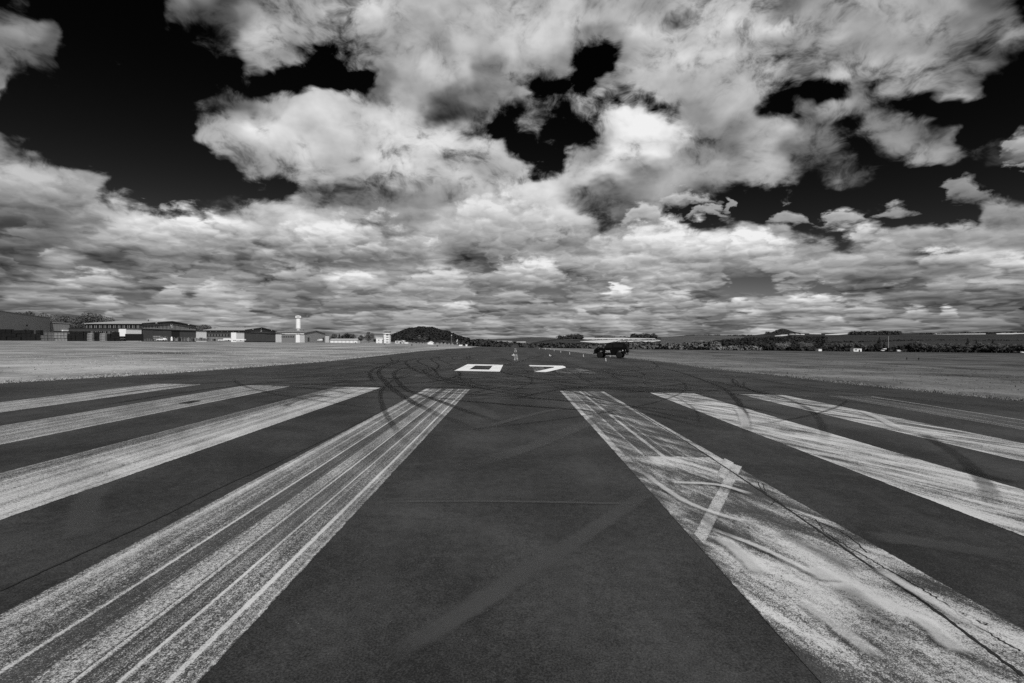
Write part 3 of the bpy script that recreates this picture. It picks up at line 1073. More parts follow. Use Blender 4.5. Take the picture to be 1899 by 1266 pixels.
# doughnuts round the cones
for cx, cy, ra in ((1019, 662, 1.0), (1024, 662, 2.1), (1036, 662, 3.2), (1150, 671, 2.2), (1172, 672, 3.0), (880, 663, 2.0), (850, 664, 2.6)):
    c = ground_pt(cx, cy)
    a0 = random.uniform(0, 6)
    ribbon('tyre_mark', [(c.x + ra * math.cos(a0 + .3 * i), c.y + ra * 1.15 * math.sin(a0 + .3 * i)) for i in range(16)], .17, TYF, 4)
SCR = make_rubber('bright_scrape', 0.62, 0.7)
# bright scrape on the second bar and on the third
for px in ([(1366, 757), (1376, 772), (1381, 786), (1382, 799)], [(1590, 762), (1630, 778), (1660, 794), (1682, 802)], [(1265, 750), (1330, 754), (1380, 760)], [(1500, 1060), (1530, 1076), (1548, 1090)]):
    rib_px('scuff_mark', px, .30, SCR, 10)

for px, w in (([(1310, 985), (1400, 1020), (1480, 1058), (1550, 1092)], .10), ([(1330, 1000), (1380, 1040), (1420, 1080)], .22), ([(1190, 880), (1260, 930), (1330, 960), (1420, 985)], .12),
              ([(1480, 1120), (1560, 1180), (1640, 1240)], .16), ([(1620, 1060), (1720, 1120), (1840, 1190)], .14), ([(1240, 900), (1330, 905), (1400, 925)], .14), ([(1700, 1150), (1790, 1230)], .20)):
    rib_px('scuff_mark', px, w, SCR, 10)
for px, w in (([(1545, 1090), (1590, 1120), (1640, 1165), (1700, 1210)], .26), ([(1440, 990), (1520, 1030), (1600, 1075)], .20), ([(1270, 945), (1340, 990), (1370, 1010)], .16)):
    rib_px('tyre_mark', px, w, TYX, 10)

# ------------------------------------------------------------------ grass standing along the asphalt edges and in the near field
def blades(npts, seed, mat, name, label):
    r = np.random.default_rng(seed)
    pts = []
    while len(pts) < npts:
        side = -1 if r.random() < 0.5 else 1
        if r.random() < 0.85:     # fringe
            y = 8 + 100 * r.random() ** 1.3
            x = (edge_x(le, y) - abs(r.normal()) * 0.5 + 0.25) if side < 0 else (edge_x(re_, y) + abs(r.normal()) * 0.5 - 0.25)
        else:
            y = 14 + 90 * r.random() ** 1.2
            off = 30 * r.random()
            x = (edge_x(le, y) - off) if side < 0 else (edge_x(re_, y) + off)
        if abs(x) > y * 1.12 + 3:
            continue
        pts.append((x, y))
    p = np.array(pts)
    B = 4
    k = len(p) * B
    base = np.repeat(p, B, 0) + r.normal(0, 0.05, (k, 2))
    z = np.array([G(a, b) for a, b in p])
    z = np.repeat(z, B)
    ang = r.random(k) * 2 * np.pi
    h = (0.03 + 0.06 * r.random(k)) * np.repeat(0.5 + 1.3 * r.random(len(p)) ** 4, B)
    w = 0.012 + 0.022 * r.random(k)
    lean = r.normal(0, 0.06, (k, 2))
    dx, dy = np.cos(ang) * w, np.sin(ang) * w
    v = np.empty((k, 3, 3), np.float32)
    v[:, 0] = np.c_[base[:, 0] - dx, base[:, 1] - dy, z]
    v[:, 1] = np.c_[base[:, 0] + dx, base[:, 1] + dy, z]
    v[:, 2] = np.c_[base[:, 0] + lean[:, 0], base[:, 1] + lean[:, 1], z + h]
    f = np.arange(k * 3).reshape(-1, 3)
    return tag(link(bpy.data.objects.new(name, mesh_np(name, v.reshape(-1, 3), f, mat))), label, 'grass', kind='stuff')


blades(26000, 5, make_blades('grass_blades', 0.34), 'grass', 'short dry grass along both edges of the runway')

tk = [ground_pt(px, py) for px, py in ((1680, 651.7), (1750, 652.6), (1820, 653.4), (1872, 654.1), (1960, 655.2))]
tv, tf = [], []
for i, p in enumerate(tk):
    tv += [(p.x, p.y - 7, G(p.x, p.y - 7) + .05), (p.x, p.y + 7, G(p.x, p.y + 7) + .05)]
    if i: tf.append((2 * i - 2, 2 * i, 2 * i + 1, 2 * i - 1))
tag(link(bpy.data.objects.new('path', mesh_np('path', tv, tf, plain('pale_track', 0.24, 0.9, 0.2, 0.1), True))), kind='structure')

# ------------------------------------------------------------------ hills
def hill_sheet(name, prof, px0, px1, step, Y0, Y1, base_py, mat, power=0.85, rough=0.0, back=0.35, seed=0):
    """A real slope: it climbs from depth Y0 to a skyline at depth Y1 and falls away behind."""
    r = np.random.default_rng(seed)
    xs = np.arange(px0, px1 + step, step)
    ridge = np.interp(xs, [p[0] for p in prof], [p[1] for p in prof])
    rows = 26
    V = []
    for j in range(rows + 5):
        for i, px in enumerate(xs):
            if j <= rows:
                t_ = j / rows
                Y = Y0 + (Y1 - Y0) * t_
                py = base_py + (ridge[i] - base_py) * t_ ** power
                z = Z_at(py, Y) + r.normal(0, rough) * (1 if 0 < j < rows else 0.3)
                V.append((X_at(px, Y), Y, z))
            else:
                t_ = (j - rows) / 4
                Y = Y1 * (1 + back * t_)
                z = Z_at(ridge[i], Y1) * (1 - t_) - 40 * t_
                V.append((X_at(px, Y), Y, z))
    n = len(xs)
    Fc = [(j * n + i, j * n + i + 1, (j + 1) * n + i + 1, (j + 1) * n + i) for j in range(rows + 4) for i in range(n - 1)]
    tag(link(bpy.data.objects.new(name, mesh_np(name, V, Fc, mat, True))), kind='structure')

    def surf(px, py, lift=0.0):
        rp = float(np.interp(px, [p[0] for p in prof], [p[1] for p in prof]))
        t_ = min(max((py - base_py) / (rp - base_py), 0.0), 1.0) ** (1 / power)
        Y = Y0 + (Y1 - Y0) * t_
        return Vector((X_at(px, Y), Y, Z_at(py, Y) + lift))
    return surf


R_PROF = [(980, 636), (1010, 631), (1035, 627), (1060, 626.5), (1085, 627), (1110, 625.6), (1150, 625.2), (1180, 624), (1200, 624), (1220, 625.2), (1250, 623.6), (1280, 621),
          (1300, 620.6), (1345, 621.6), (1365, 622.8), (1400, 621), (1420, 618.5), (1436, 614), (1449, 608.6), (1456, 609.4), (1470, 614), (1484, 617.6), (1500, 618), (1540, 617.2),
          (1575, 617), (1700, 617.6), (1760, 617), (1800, 616.6), (1850, 615.2), (1899, 613.4), (2000, 611), (2400, 608)]
L_PROF = [(560, 640), (640, 634), (700, 631), (718, 627), (730, 622.6), (745, 615), (757, 611.4), (770, 609), (785, 607.6), (800, 609), (815, 613), (830, 616.4), (845, 623), (856, 627), (872, 629.4), (905, 631.6), (940, 634)]
B_PROF = [(700, 634), (860, 631), (905, 628.8), (935, 627.8), (960, 626.8), (985, 624.8), (1010, 625.2), (1025, 626.4), (1040, 627.8), (1060, 629), (1200, 631), (1500, 632)]
surfB = hill_sheet('hill', B_PROF, 700, 1500, 8, 3600, 6000, 637, make_hill('far_ridge', 0.055, 0.10, 0.002), 0.8, 0.3, seed=1)
surfR = hill_sheet('hill', R_PROF, 980, 2400, 5, 950, 2600, 647, make_hill('field_slopes', 0.022, 0.040), 0.8, 0.0, seed=2)
surfL = hill_sheet('hill', L_PROF, 560, 940, 4, 1000, 1500, 640, make_hill('wooded_slope', 0.018, 0.026), 0.8, 0.6, seed=3)

# fields lying on the slopes
F_PALE = make_hill('ripe_field', 0.50, 0.60, 0.02)
F_MID = make_hill('pasture', 0.060, 0.085, 0.01)
F_CROP = make_hill('pale_crop', 0.24, 0.34, 0.02)
F_DARK = make_hill('cloud_shaded_field', 0.026, 0.034, 0.006)  # cloud shadow over the right-hand field, put into its colour


def field(surf, poly, mat, lift=1.2, nx_=16):
    """poly: list of (px, py_top, py_bottom) from left to right."""
    xs = np.linspace(poly[0][0], poly[-1][0], nx_)
    top = np.interp(xs, [p[0] for p in poly], [p[1] for p in poly])
    bot = np.interp(xs, [p[0] for p in poly], [p[2] for p in poly])
    V, Fc, m_ = [], [], 4
    for i in range(nx_):
        for j in range(m_ + 1):
            V.append(tuple(surf(xs[i], bot[i] + (top[i] - bot[i]) * j / m_, lift)))
    for i in range(nx_ - 1):
        for j in range(m_):
            a = i * (m_ + 1) + j
            Fc.append((a, a + m_ + 1, a + m_ + 2, a + 1))
    tag(link(bpy.data.objects.new('field', mesh_np('field', V, Fc, mat, True))), kind='structure')


for s_, poly, mt in [
    (surfR, [(1225, 625.6, 640), (1260, 624, 639), (1300, 621.6, 636), (1345, 622.6, 632), (1380, 624.6, 629)], F_MID),
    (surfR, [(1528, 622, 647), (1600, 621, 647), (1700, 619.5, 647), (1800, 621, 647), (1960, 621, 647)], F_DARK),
    (surfR, [(1079, 627.6, 629), (1100, 626.6, 630), (1150, 626.2, 629.6), (1175, 627, 629), (1215, 627.6, 628.6)], F_PALE),
    (surfR, [(1076, 633, 633.6), (1100, 631.6, 636), (1122, 631, 637), (1134, 630.4, 635), (1150, 629.6, 631), (1190, 629.8, 631.2), (1224, 629.6, 630.4)], F_PALE),
    (surfR, [(1138, 632.8, 634), (1180, 632.2, 634.4), (1215, 631.6, 634.2), (1226, 631, 632)], F_PALE),
    (surfR, [(1283, 632, 634), (1300, 630.4, 637), (1318, 629.8, 637), (1326, 630.5, 636)], F_CROP),
    (surfR, [(1437, 622.6, 624.2), (1450, 621, 623.6), (1461, 620.8, 622)], F_PALE),
    (surfR, [(1463, 619.6, 620.2), (1478, 618.9, 620.6), (1492, 619.6, 621.4)], F_PALE),
    (surfR, [(1501, 618.4, 619.6), (1515, 618.2, 620), (1523, 618.4, 620)], F_PALE),
    (surfR, [(1530, 620.4, 621.4), (1555, 618.4, 621.2), (1578, 617.8, 619.4)], F_PALE),
    (surfR, [(1720, 618.8, 619.4), (1748, 618.4, 620.4), (1790, 618, 620.2), (1828, 618.6, 620)], F_PALE),
    (surfR, [(1848, 617.4, 620), (1875, 616.4, 620), (1899, 615.4, 619), (1960, 614.6, 618)], F_PALE),
    (surfR, [(1030, 630.5, 631.6), (1060, 629.4, 631.2), (1075, 629, 630.2)], F_MID),
    (surfL, [(786, 627.6, 629.2), (820, 627.4, 629), (850, 628, 629.4), (870, 630, 631)], F_CROP),
    (surfB, [(918, 632, 634), (935, 631.6, 634.2), (950, 632.4, 634)], F_CROP),
    (surfB, [(958, 633.6, 635.2), (975, 633.4, 635.4)], F_PALE),
]:
    field(s_, poly, mt)


# ------------------------------------------------------------------ trees
def leaf_cloud(r, lobes, n, size):
    """n little bent leaf sprays scattered through a set of lobes (centre, radii)."""
    L = np.array([l[0] for l in lobes]); R = np.array([l[1] for l in lobes])
    w = R.prod(1) ** 0.75
    idx = r.choice(len(L), n, p=w / w.sum())
    d = r.normal(size=(n, 3)); d /= np.linalg.norm(d, axis=1)[:, None]
    rad = (0.72 + 0.33 * r.random(n) ** 0.7)[:, None]
    c = L[idx] + d * R[idx] * rad
    nrm = d + np.array([0, 0, .25]) + r.normal(0, 0.28, (n, 3)); nrm /= np.linalg.norm(nrm, axis=1)[:, None]
    a = np.cross(nrm, r.normal(size=(n, 3))); a /= np.linalg.norm(a, axis=1)[:, None] + 1e-9
    b = np.cross(nrm, a)
    s = (size * (0.6 + 0.8 * r.random(n)))[:, None]
    v = np.stack([c - a * s, c - b * s * 0.7 + nrm * s * 0.2, c + a * s, c + b * s * 0.7 + nrm * s * 0.2], 1)
    return v.reshape(-1, 3), np.arange(n * 4).reshape(-1, 4)


def tree_meshes(kind, seed, n=900):
    """Unit-height tree: crown (leaf sprays) and trunk with limbs."""
    r = np.random.default_rng(seed)
    lobes = []
    if kind == 'round':
        for _ in range(22):
            u = r.normal(size=3); u /= np.linalg.norm(u)
            k = r.random() ** 0.4
            lobes.append((np.array([0, 0, 0.58]) + u * np.array([.30, .30, .30]) * k, np.array([.12, .12, .10]) * (0.7 + .6 * r.random())))
        size, z0 = 0.026, 0.32
    elif kind == 'spreading':
        for _ in range(28):
            u = r.normal(size=3); u /= np.linalg.norm(u)
            k = r.random() ** 0.35
            lobes.append((np.array([0, 0, 0.55]) + u * np.array([.46, .46, .30]) * k, np.array([.15, .15, .11]) * (0.7 + .6 * r.random())))
        size, z0 = 0.017, 0.25
    elif kind == 'poplar':
        for i in range(20):
            h = 0.15 + 0.78 * i / 19
            wd = 0.10 * math.sin(math.pi * min(1, 0.18 + 0.9 * (1 - i / 19))) + .02
            lobes.append((np.array([r.normal() * wd * .5, r.normal() * wd * .5, h]), np.array([wd, wd, .07])))
        size, z0 = 0.024, 0.12
    elif kind == 'conifer':
        for i in range(22):
            h = 0.10 + 0.86 * i / 21
            wd = 0.20 * (1 - i / 21) ** 0.9 + .012
            lobes.append((np.array([r.normal() * wd * .3, r.normal() * wd * .3, h]), np.array([wd, wd, .035])))
        size, z0 = 0.024, 0.10
    else:  # bush
        for _ in range(16):
            u = r.normal(size=3); u /= np.linalg.norm(u); u[2] = abs(u[2])
            lobes.append((np.array([0, 0, 0.25]) + u * np.array([.75, .6, .5]) * r.random() ** .4, np.array([.26, .26, .22]) * (0.7 + .6 * r.random())))
        size, z0 = 0.05, 0.05
    v, f = leaf_cloud(r, lobes, n, size)
    v[:, 2] = np.maximum(v[:, 2], 0.01)
    mb = MB()
    mb.tube((0, 0, -0.02), (0.01, 0, z0 + .1), 0.030, 0.018, 7)
    mb.tube((0.01, 0, z0 + .1), (0.0, 0.01, 0.8 if kind != 'bush' else .4), 0.018, 0.004, 6)
    for i in range(5):
        w = i * 1.3 + r.random()
        h = z0 + 0.06 * i
        mb.tube((0, 0, h), (math.cos(w) * .2 * (1 if kind in ('round', 'spreading') else .4), math.sin(w) * .2 * (1 if kind in ('round', 'spreading') else .4), h + .2), 0.010, 0.003, 5)
    return v, f, mb


TREE_LIB = {}


def tree_lib(kind, leafmat, variants=3, n=900):
    key = (kind, leafmat.name)
    if key not in TREE_LIB:
        L = []
        for s in range(variants):
            v, f, mb = tree_meshes(kind, 100 + 17 * s + len(TREE_LIB), n)
            L.append((mesh_np('crown', v, f, leafmat), mb.mesh('trunk', BARK)))
        TREE_LIB[key] = L
    return TREE_LIB[key]


def plant(kind, name, x, y, h, label, cat, group, leafmat, wide=1.0, sink=0.0, n=900, z=None):
    lib = tree_lib(kind, leafmat, n=n)
    crown, trunk = random.choice(lib)
    root = empty(name, (x, y, (G(x, y) if z is None else z) - sink), random.uniform(0, 6.28))
    root.scale = (h * wide, h * wide, h)
    link(bpy.data.objects.new('crown', crown), root)
    link(bpy.data.objects.new('trunk', trunk), root)
    return tag(root, label, cat, group)


def tree_px(kind, name, px, top, base, Y, label, cat, group, leafmat, wide=1.0, n=2200, hide=0.0):
    """A tree at depth Y whose top shows at photo row `top`; its foot is on the ground there."""
    x = X_at(px, Y)
    z0 = G(x, Y)
    h = Z_at(top, Y) - z0
    return plant(kind, name, x, Y, h, label, cat, group, leafmat, wide, 0.0, n)


def wood_mass(name, spots, label, leafmat, per=30, size=0.9, cat='wood'):
    """A wood or hedge that reads as one mass: leaf sprays round many small crowns. spots: (x, y, z, radius, height)."""
    V, Fc, k = [], [], 0
    r = np.random.default_rng(len(spots) + 11)
    for x, y, z, ra, h in spots:
        lob = [(np.array([x + r.normal() * ra * .4, y + r.normal() * ra * .4, z + h * (.35 + .4 * r.random())]), np.array([ra * .7, ra * .7, h * .35])) for _ in range(4)]
        lob.append((np.array([x, y, z + h * .3]), np.array([ra, ra, h * .32])))
        v, f = leaf_cloud(r, lob, per, ra * size * .42)
        v[:, 2] = np.maximum(v[:, 2], z - 1)
        V.append(v); Fc.append(f + k); k += len(v)
    return tag(link(bpy.data.objects.new(name, mesh_np(name, np.concatenate(V), np.concatenate(Fc), leafmat))), label, cat, kind='stuff')


# the wood that covers the conical hill
r_ = np.random.default_rng(3)
sp = []
for _ in range(2600):
    px = r_.uniform(716, 868)
    rp = float(np.interp(px, [p[0] for p in L_PROF], [p[1] for p in L_PROF]))
    py = rp + r_.random() ** 1.1 * max(630.5 - rp, 1)
    if 627.2 < py < 629.4 and px > 784 and r_.random() < .9:
        continue
    p = surfL(px, py, -2.0)
    sp.append((p.x, p.y, p.z, 4.0 + 2.0 * r_.random(), 5 + 3 * r_.random()))
wood_mass('woodland', sp, 'dark wood covering the rounded hill beyond the control tower', LEAF_H, 26, 1.1)

# woods and hedges on the far slopes (skyline bumps, dark strips)
sp = []
def strip(surf, x0, x1, top, bot, n, ra=(4, 8), h=(7, 13)):
    out = []
    for _ in range(n):
        px = r_.uniform(x0, x1)
        u = (px - x0) / (x1 - x0)
        tp = top[0] + (top[1] - top[0]) * u
        bt = bot[0] + (bot[1] - bot[0]) * u
        p = surf(px, r_.uniform(min(tp, bt), max(tp, bt)), -1.5)
        out.append((p.x, p.y, p.z, r_.uniform(*ra), r_.uniform(*h)))
    return out
wood_mass('woodland', strip(surfR, 1578, 1668, (618.6, 618), (622, 621), 330, (7, 11), (9, 16)), 'long black plantation on the ridge behind the tall pole', LEAF_D, 26)
wood_mass('woodland', strip(surfR, 1036, 1080, (628, 627.4), (630, 629), 90, (7, 12), (10, 20)) + strip(surfR, 1052, 1076, (627, 627), (628, 628), 40, (9, 13), (16, 24)), 'dark clump of trees on the low knoll', LEAF_D, 26)
wood_mass('woodland', strip(surfR, 1172, 1216, (625.4, 625.4), (627, 627), 110, (8, 12), (10, 22)) + strip(surfR, 1104, 1172, (626, 625.6), (626.6, 626.4), 70, (4, 7), (5, 9)), 'dark wooded cap on the low hill above the white fields', LEAF_D, 26)
wood_mass('woodland', strip(surfR, 1420, 1486, (615, 617), (620, 620), 130, (4, 7), (2, 5)) + strip(surfR, 1440, 1462, (612, 612.5), (616, 617), 70, (4, 7), (2, 5)), 'scrub wood on the pointed hilltop', LEAF_D, 22)
wood_mass('hedgerow', strip(surfR, 1700, 1960, (619.6, 616.4), (620, 617), 220, (5, 9), (5, 9)) + strip(surfR, 1280, 1400, (621.6, 621.6), (622, 622.4), 40, (4, 7), (3, 7)), 'dark hedges along the skyline fields', LEAF_D, 20, cat='hedge')
wood_mass('hedgerow', strip(surfR, 1080, 1225, (630.6, 629.6), (631, 630.4), 110, (4, 6), (3, 6)) + strip(surfR, 1140, 1220, (634.6, 634), (635.2, 635), 60, (4, 6), (3, 6)), 'thin hedges between the white fields', LEAF_D, 16, cat='hedge')
wood_mass('woodland', strip(surfR, 1380, 1530, (628, 624), (640, 642), 520, (7, 12), (3, 6)) + strip(surfR, 1320, 1400, (633, 626), (640, 640), 200, (7, 11), (3, 6)), 'broad dark wood below the pointed hill', LEAF_H, 22)
wood_mass('hedgerow', strip(surfR, 1530, 1700, (636, 631), (637.5, 632.5), 70, (5, 8), (4, 7)) + strip(surfR, 1700, 1960, (631, 632), (632, 633), 70, (4, 7), (3, 6)), 'dark field boundary across the shaded slope', LEAF_D, 18, cat='hedge')


def ground_strip(x0, x1, Y0, Y1, n, ra, h):
    out = []
    for _ in range(n):
        Y = r_.uniform(Y0, Y1)
        x = X_at(r_.uniform(x0, x1), Y)
        out.append((x, Y, G(x, Y) - .3, r_.uniform(*ra), r_.uniform(*h)))
    return out


# belts of trees past the end of the runway
def belt(x0, x1, Y0, Y1, n, tops, ra=(4, 7)):
    out = []
    for _ in range(n):
        Y = r_.uniform(Y0, Y1)
        px = r_.uniform(x0, x1)
        x = X_at(px, Y)
        z = G(x, Y) - .5
        tp = float(np.interp(px, [q[0] for q in tops], [q[1] for q in tops])) + abs(r_.normal()) * 1.2
        out.append((x, Y, z, r_.uniform(*ra), max(Z_at(tp, Y) - z, 2.0)))
    return out


wood_mass('woodland', belt(852, 962, 620, 860, 340, [(852, 634), (870, 630.6), (892, 629), (905, 631), (920, 634), (940, 635), (962, 636)]), 'black belt of trees beyond the far end of the runway', LEAF_D, 30)
wood_mass('hedgerow', belt(940, 1110, 640, 760, 300, [(940, 637), (1000, 637.5), (1040, 636), (1060, 637), (1110, 636.5)]), 'dark hedge across the far end of the runway', LEAF_D, 26, cat='hedge')
wood_mass('woodland', belt(1090, 1330, 640, 760, 460, [(1090, 637), (1130, 637.5), (1170, 636), (1230, 636.4), (1260, 637), (1290, 633.5), (1310, 634), (1330, 634)], (4, 7)), 'mixed grey thicket along the right edge of the airfield', LEAF, 28)
wood_mass('thicket', belt(1322, 1408, 560, 600, 200, [(1322, 643), (1340, 640.5), (1395, 640.5), (1408, 643)], (2, 4)), 'low pale scrub in front of the dark trees', LEAF_L, 26, cat='scrub')
wood_mass('woodland', belt(1330, 1530, 660, 780, 330, [(1330, 636), (1380, 635), (1420, 638.5), (1530, 641)], (4, 7)), 'dark trees behind the two domed trees', LEAF_H, 28)
wood_mass('hedgerow', belt(1500, 1960, 650, 760, 420, [(1500, 643), (1580, 644), (1640, 643), (1700, 642), (1760, 642), (1830, 642), (1960, 641)], (4, 7)), 'dark undergrowth below the right hand tree row', LEAF_H, 26, cat='hedge')

# separate trees on the right
GR = 'trees along the right edge of the airfield'
for px, tp, w, kind in ((1452, 631.6, 1.15, 'spreading'), (1493, 631, 1.15, 'spreading')):
    tree_px(kind, 'domed_tree', px, tp, 646, 555, 'broad pale domed tree standing clear in front of the dark wood', 'tree', 'pair of domed trees', LEAF_P, 1.5, 4200)
for px, tp in ((1530, 637), (1545, 635), (1554, 633), (1566, 633.5), (1576, 634.5), (1592, 632.6), (1602, 637), (1617, 637)):
    tree_px('round', 'leafy_tree', px, tp, 649, random.uniform(600, 640), 'rounded grey tree in the group beside the low white building', 'tree', 'trees beside the low white building', LEAF, 1.25)
for px, tp in ((1631, 623), (1624, 634), (1640, 630)):
    tree_px('conifer' if px != 1624 else 'round', 'dark_conifer', px, tp, 649, 600, 'dark ragged conifer beside the tall pole', 'tree', 'conifers beside the pole', LEAF_D, 0.85)
for px, tp in ((1662, 637.5), (1671, 638), (1684, 634), (1696, 633), (1706, 631.4), (1718, 634), (1728, 637), (1740, 636), (1752, 633.4), (1760, 635), (1772, 635.5), (1782, 636),
               (1792, 637), (1804, 634), (1815, 633), (1826, 634), (1838, 635), (1848, 634), (1858, 635), (1870, 635), (1882, 636), (1895, 636), (1912, 634)):
    lm_ = random.choice([LEAF, LEAF, LEAF_D])
    tree_px('round', 'leafy_tree', px + random.uniform(-2, 2), tp, 651, random.uniform(590, 640),
            ('blackish' if lm_ is LEAF_D else 'greyer') + ' rounded tree in the long row along the airfield edge' + (' under the slim conifers' if 1786 < px < 1850 else ''), 'tree', GR, lm_, random.uniform(1.35, 1.75))
for px, tp in ((1795, 625.6), (1811, 630), (1841, 627.4)):
    tree_px('conifer', 'conifer', px, tp, 651, 660, 'slim conifer rising above the long tree row', 'tree', 'conifers above the tree row', LEAF_D, 0.9)
tree_px('round', 'dark_tree', 1872, 642, 655, 470, 'black bushy tree beside the parked machinery', 'tree', None, LEAF_D, 1.3)

# trees round the buildings on the left
for px, tp, Y, kind, w, lm in ((20, 573, 390, 'round', 1.0, LEAF), (44, 574.5, 390, 'round', 1.0, LEAF), (62, 577, 395, 'round', .9, LEAF), (86, 578, 395, 'round', .9, LEAF),
                               (5, 574, 400, 'round', 1.0, LEAF)):
    tree_px(kind, 'tall_tree', px, tp, 632, Y, 'tall bare-topped tree showing above the grey warehouse', 'tree', 'trees behind the warehouse', lm, w)
for px, tp, Y, w, lm in ((104, 579, 380, 1.0, LEAF), (126, 578, 385, 1.1, LEAF_D), (150, 580, 375, 1.2, LEAF), (166, 576.5, 372, 1.35, LEAF), (184, 579, 374, 1.2, LEAF), (204, 589, 380, 1.1, LEAF),
                         (140, 592, 365, 1.2, LEAF), (116, 590, 365, 1.1, LEAF)):
    tree_px('spreading', 'spreading_tree', px, tp, 632, Y, 'big spreading tree between the grey warehouse and the hangar', 'tree', 'trees between warehouse and hangar', lm, w * .9, 5200)
for px, tp, Y, w in ((366, 600, 460, 1.0), (376, 598.5, 470, 1.1), (388, 602, 470, 1.0)):
    tree_px('spreading', 'spreading_tree', px, tp, 632, Y, 'dark tree rising between the two hangars', 'tree', 'trees between the hangars', LEAF, w)
for px, tp, Y, kind, lm in ((619, 616.8, 760, 'round', LEAF), (629, 617.6, 760, 'conifer', LEAF_D), (638, 618, 760, 'round', LEAF), (644, 615.4, 760, 'round', LEAF_D), (652, 616.5, 760, 'round', LEAF)):
    tree_px(kind, 'leafy_tree', px, tp, 632, Y, 'tree behind the long low white shed', 'tree', 'trees behind the long shed', lm, 1.1)
tree_px('spreading', 'broad_tree', 684, 613.4, 634, 600, 'broad grey tree between the long shed and the control tower', 'tree', None, LEAF, .95, 5200)
tree_px('round', 'leafy_tree', 669, 619, 634, 620, 'smaller tree leaning against the broad grey tree', 'tree', None, LEAF, 1.0)
for px, tp in ((696, 627), (704, 624.6), (709, 624)):
    tree_px('round', 'dark_tree', px, tp, 634, 680, 'dark tree peeping over the control tower wing', 'tree', 'trees behind the tower wing', LEAF_D, 1.0)
tree_px('round', 'dark_tree', 729, 622, 636, 650, 'dark tree hard against the control tower', 'tree', None, LEAF_D, .9)
for px, tp in ((778, 621.4), (788, 624)):
    tree_px('poplar', 'poplar', px, tp, 638, 640, 'upright grey poplar in front of the wooded hill', 'tree', 'poplars by the hill', LEAF, 1.6)
for px, tp in ((738, 627), (745, 629)):
    tree_px('poplar', 'poplar', px, tp, 636, 680, 'small upright tree behind the white sheds', 'tree', 'small trees behind the sheds', LEAF, 1.5)
for px, tp in ((766, 631.5), (772, 632), (783, 632), (807, 634), (815, 632.5), (822, 629.5), (830, 632.5), (836, 633), (843, 633.5), (850, 634), (857, 634)):
    tree_px('round', 'round_bush', px, tp, 641, random.uniform(560, 600), 'rounded grey bush in the row below the wooded hill', 'bush', 'bushes below the hill', LEAF, 1.4)

# ------------------------------------------------------------------ buildings along the left edge
GX = -230.5      # face of the hangar row, parallel to the runway


def digit_bars(mb, ch, x, y0, z0, w, h, s):
    """A block digit standing on a wall that faces +x."""
    segs = {'4': 'fbgc', '5': 'afgcd'}[ch]
    hz = {'a': h - s, 'g': (h - s) / 2, 'd': 0}
    for c in segs:
        if c in hz:
            mb.box(x, x + .05, y0, y0 + w, z0 + hz[c], z0 + hz[c] + s)
        else:
            yy = y0 if c == 'f' or c == 'e' else y0 + w - s
            za, zb = (h / 2, h - s * .0) if c in 'fb' else (0, h / 2)
            # reader looks towards -x, so left on the wall is the nearer side
            mb.box(x, x + .05, yy, yy + s, z0 + za, z0 + zb)


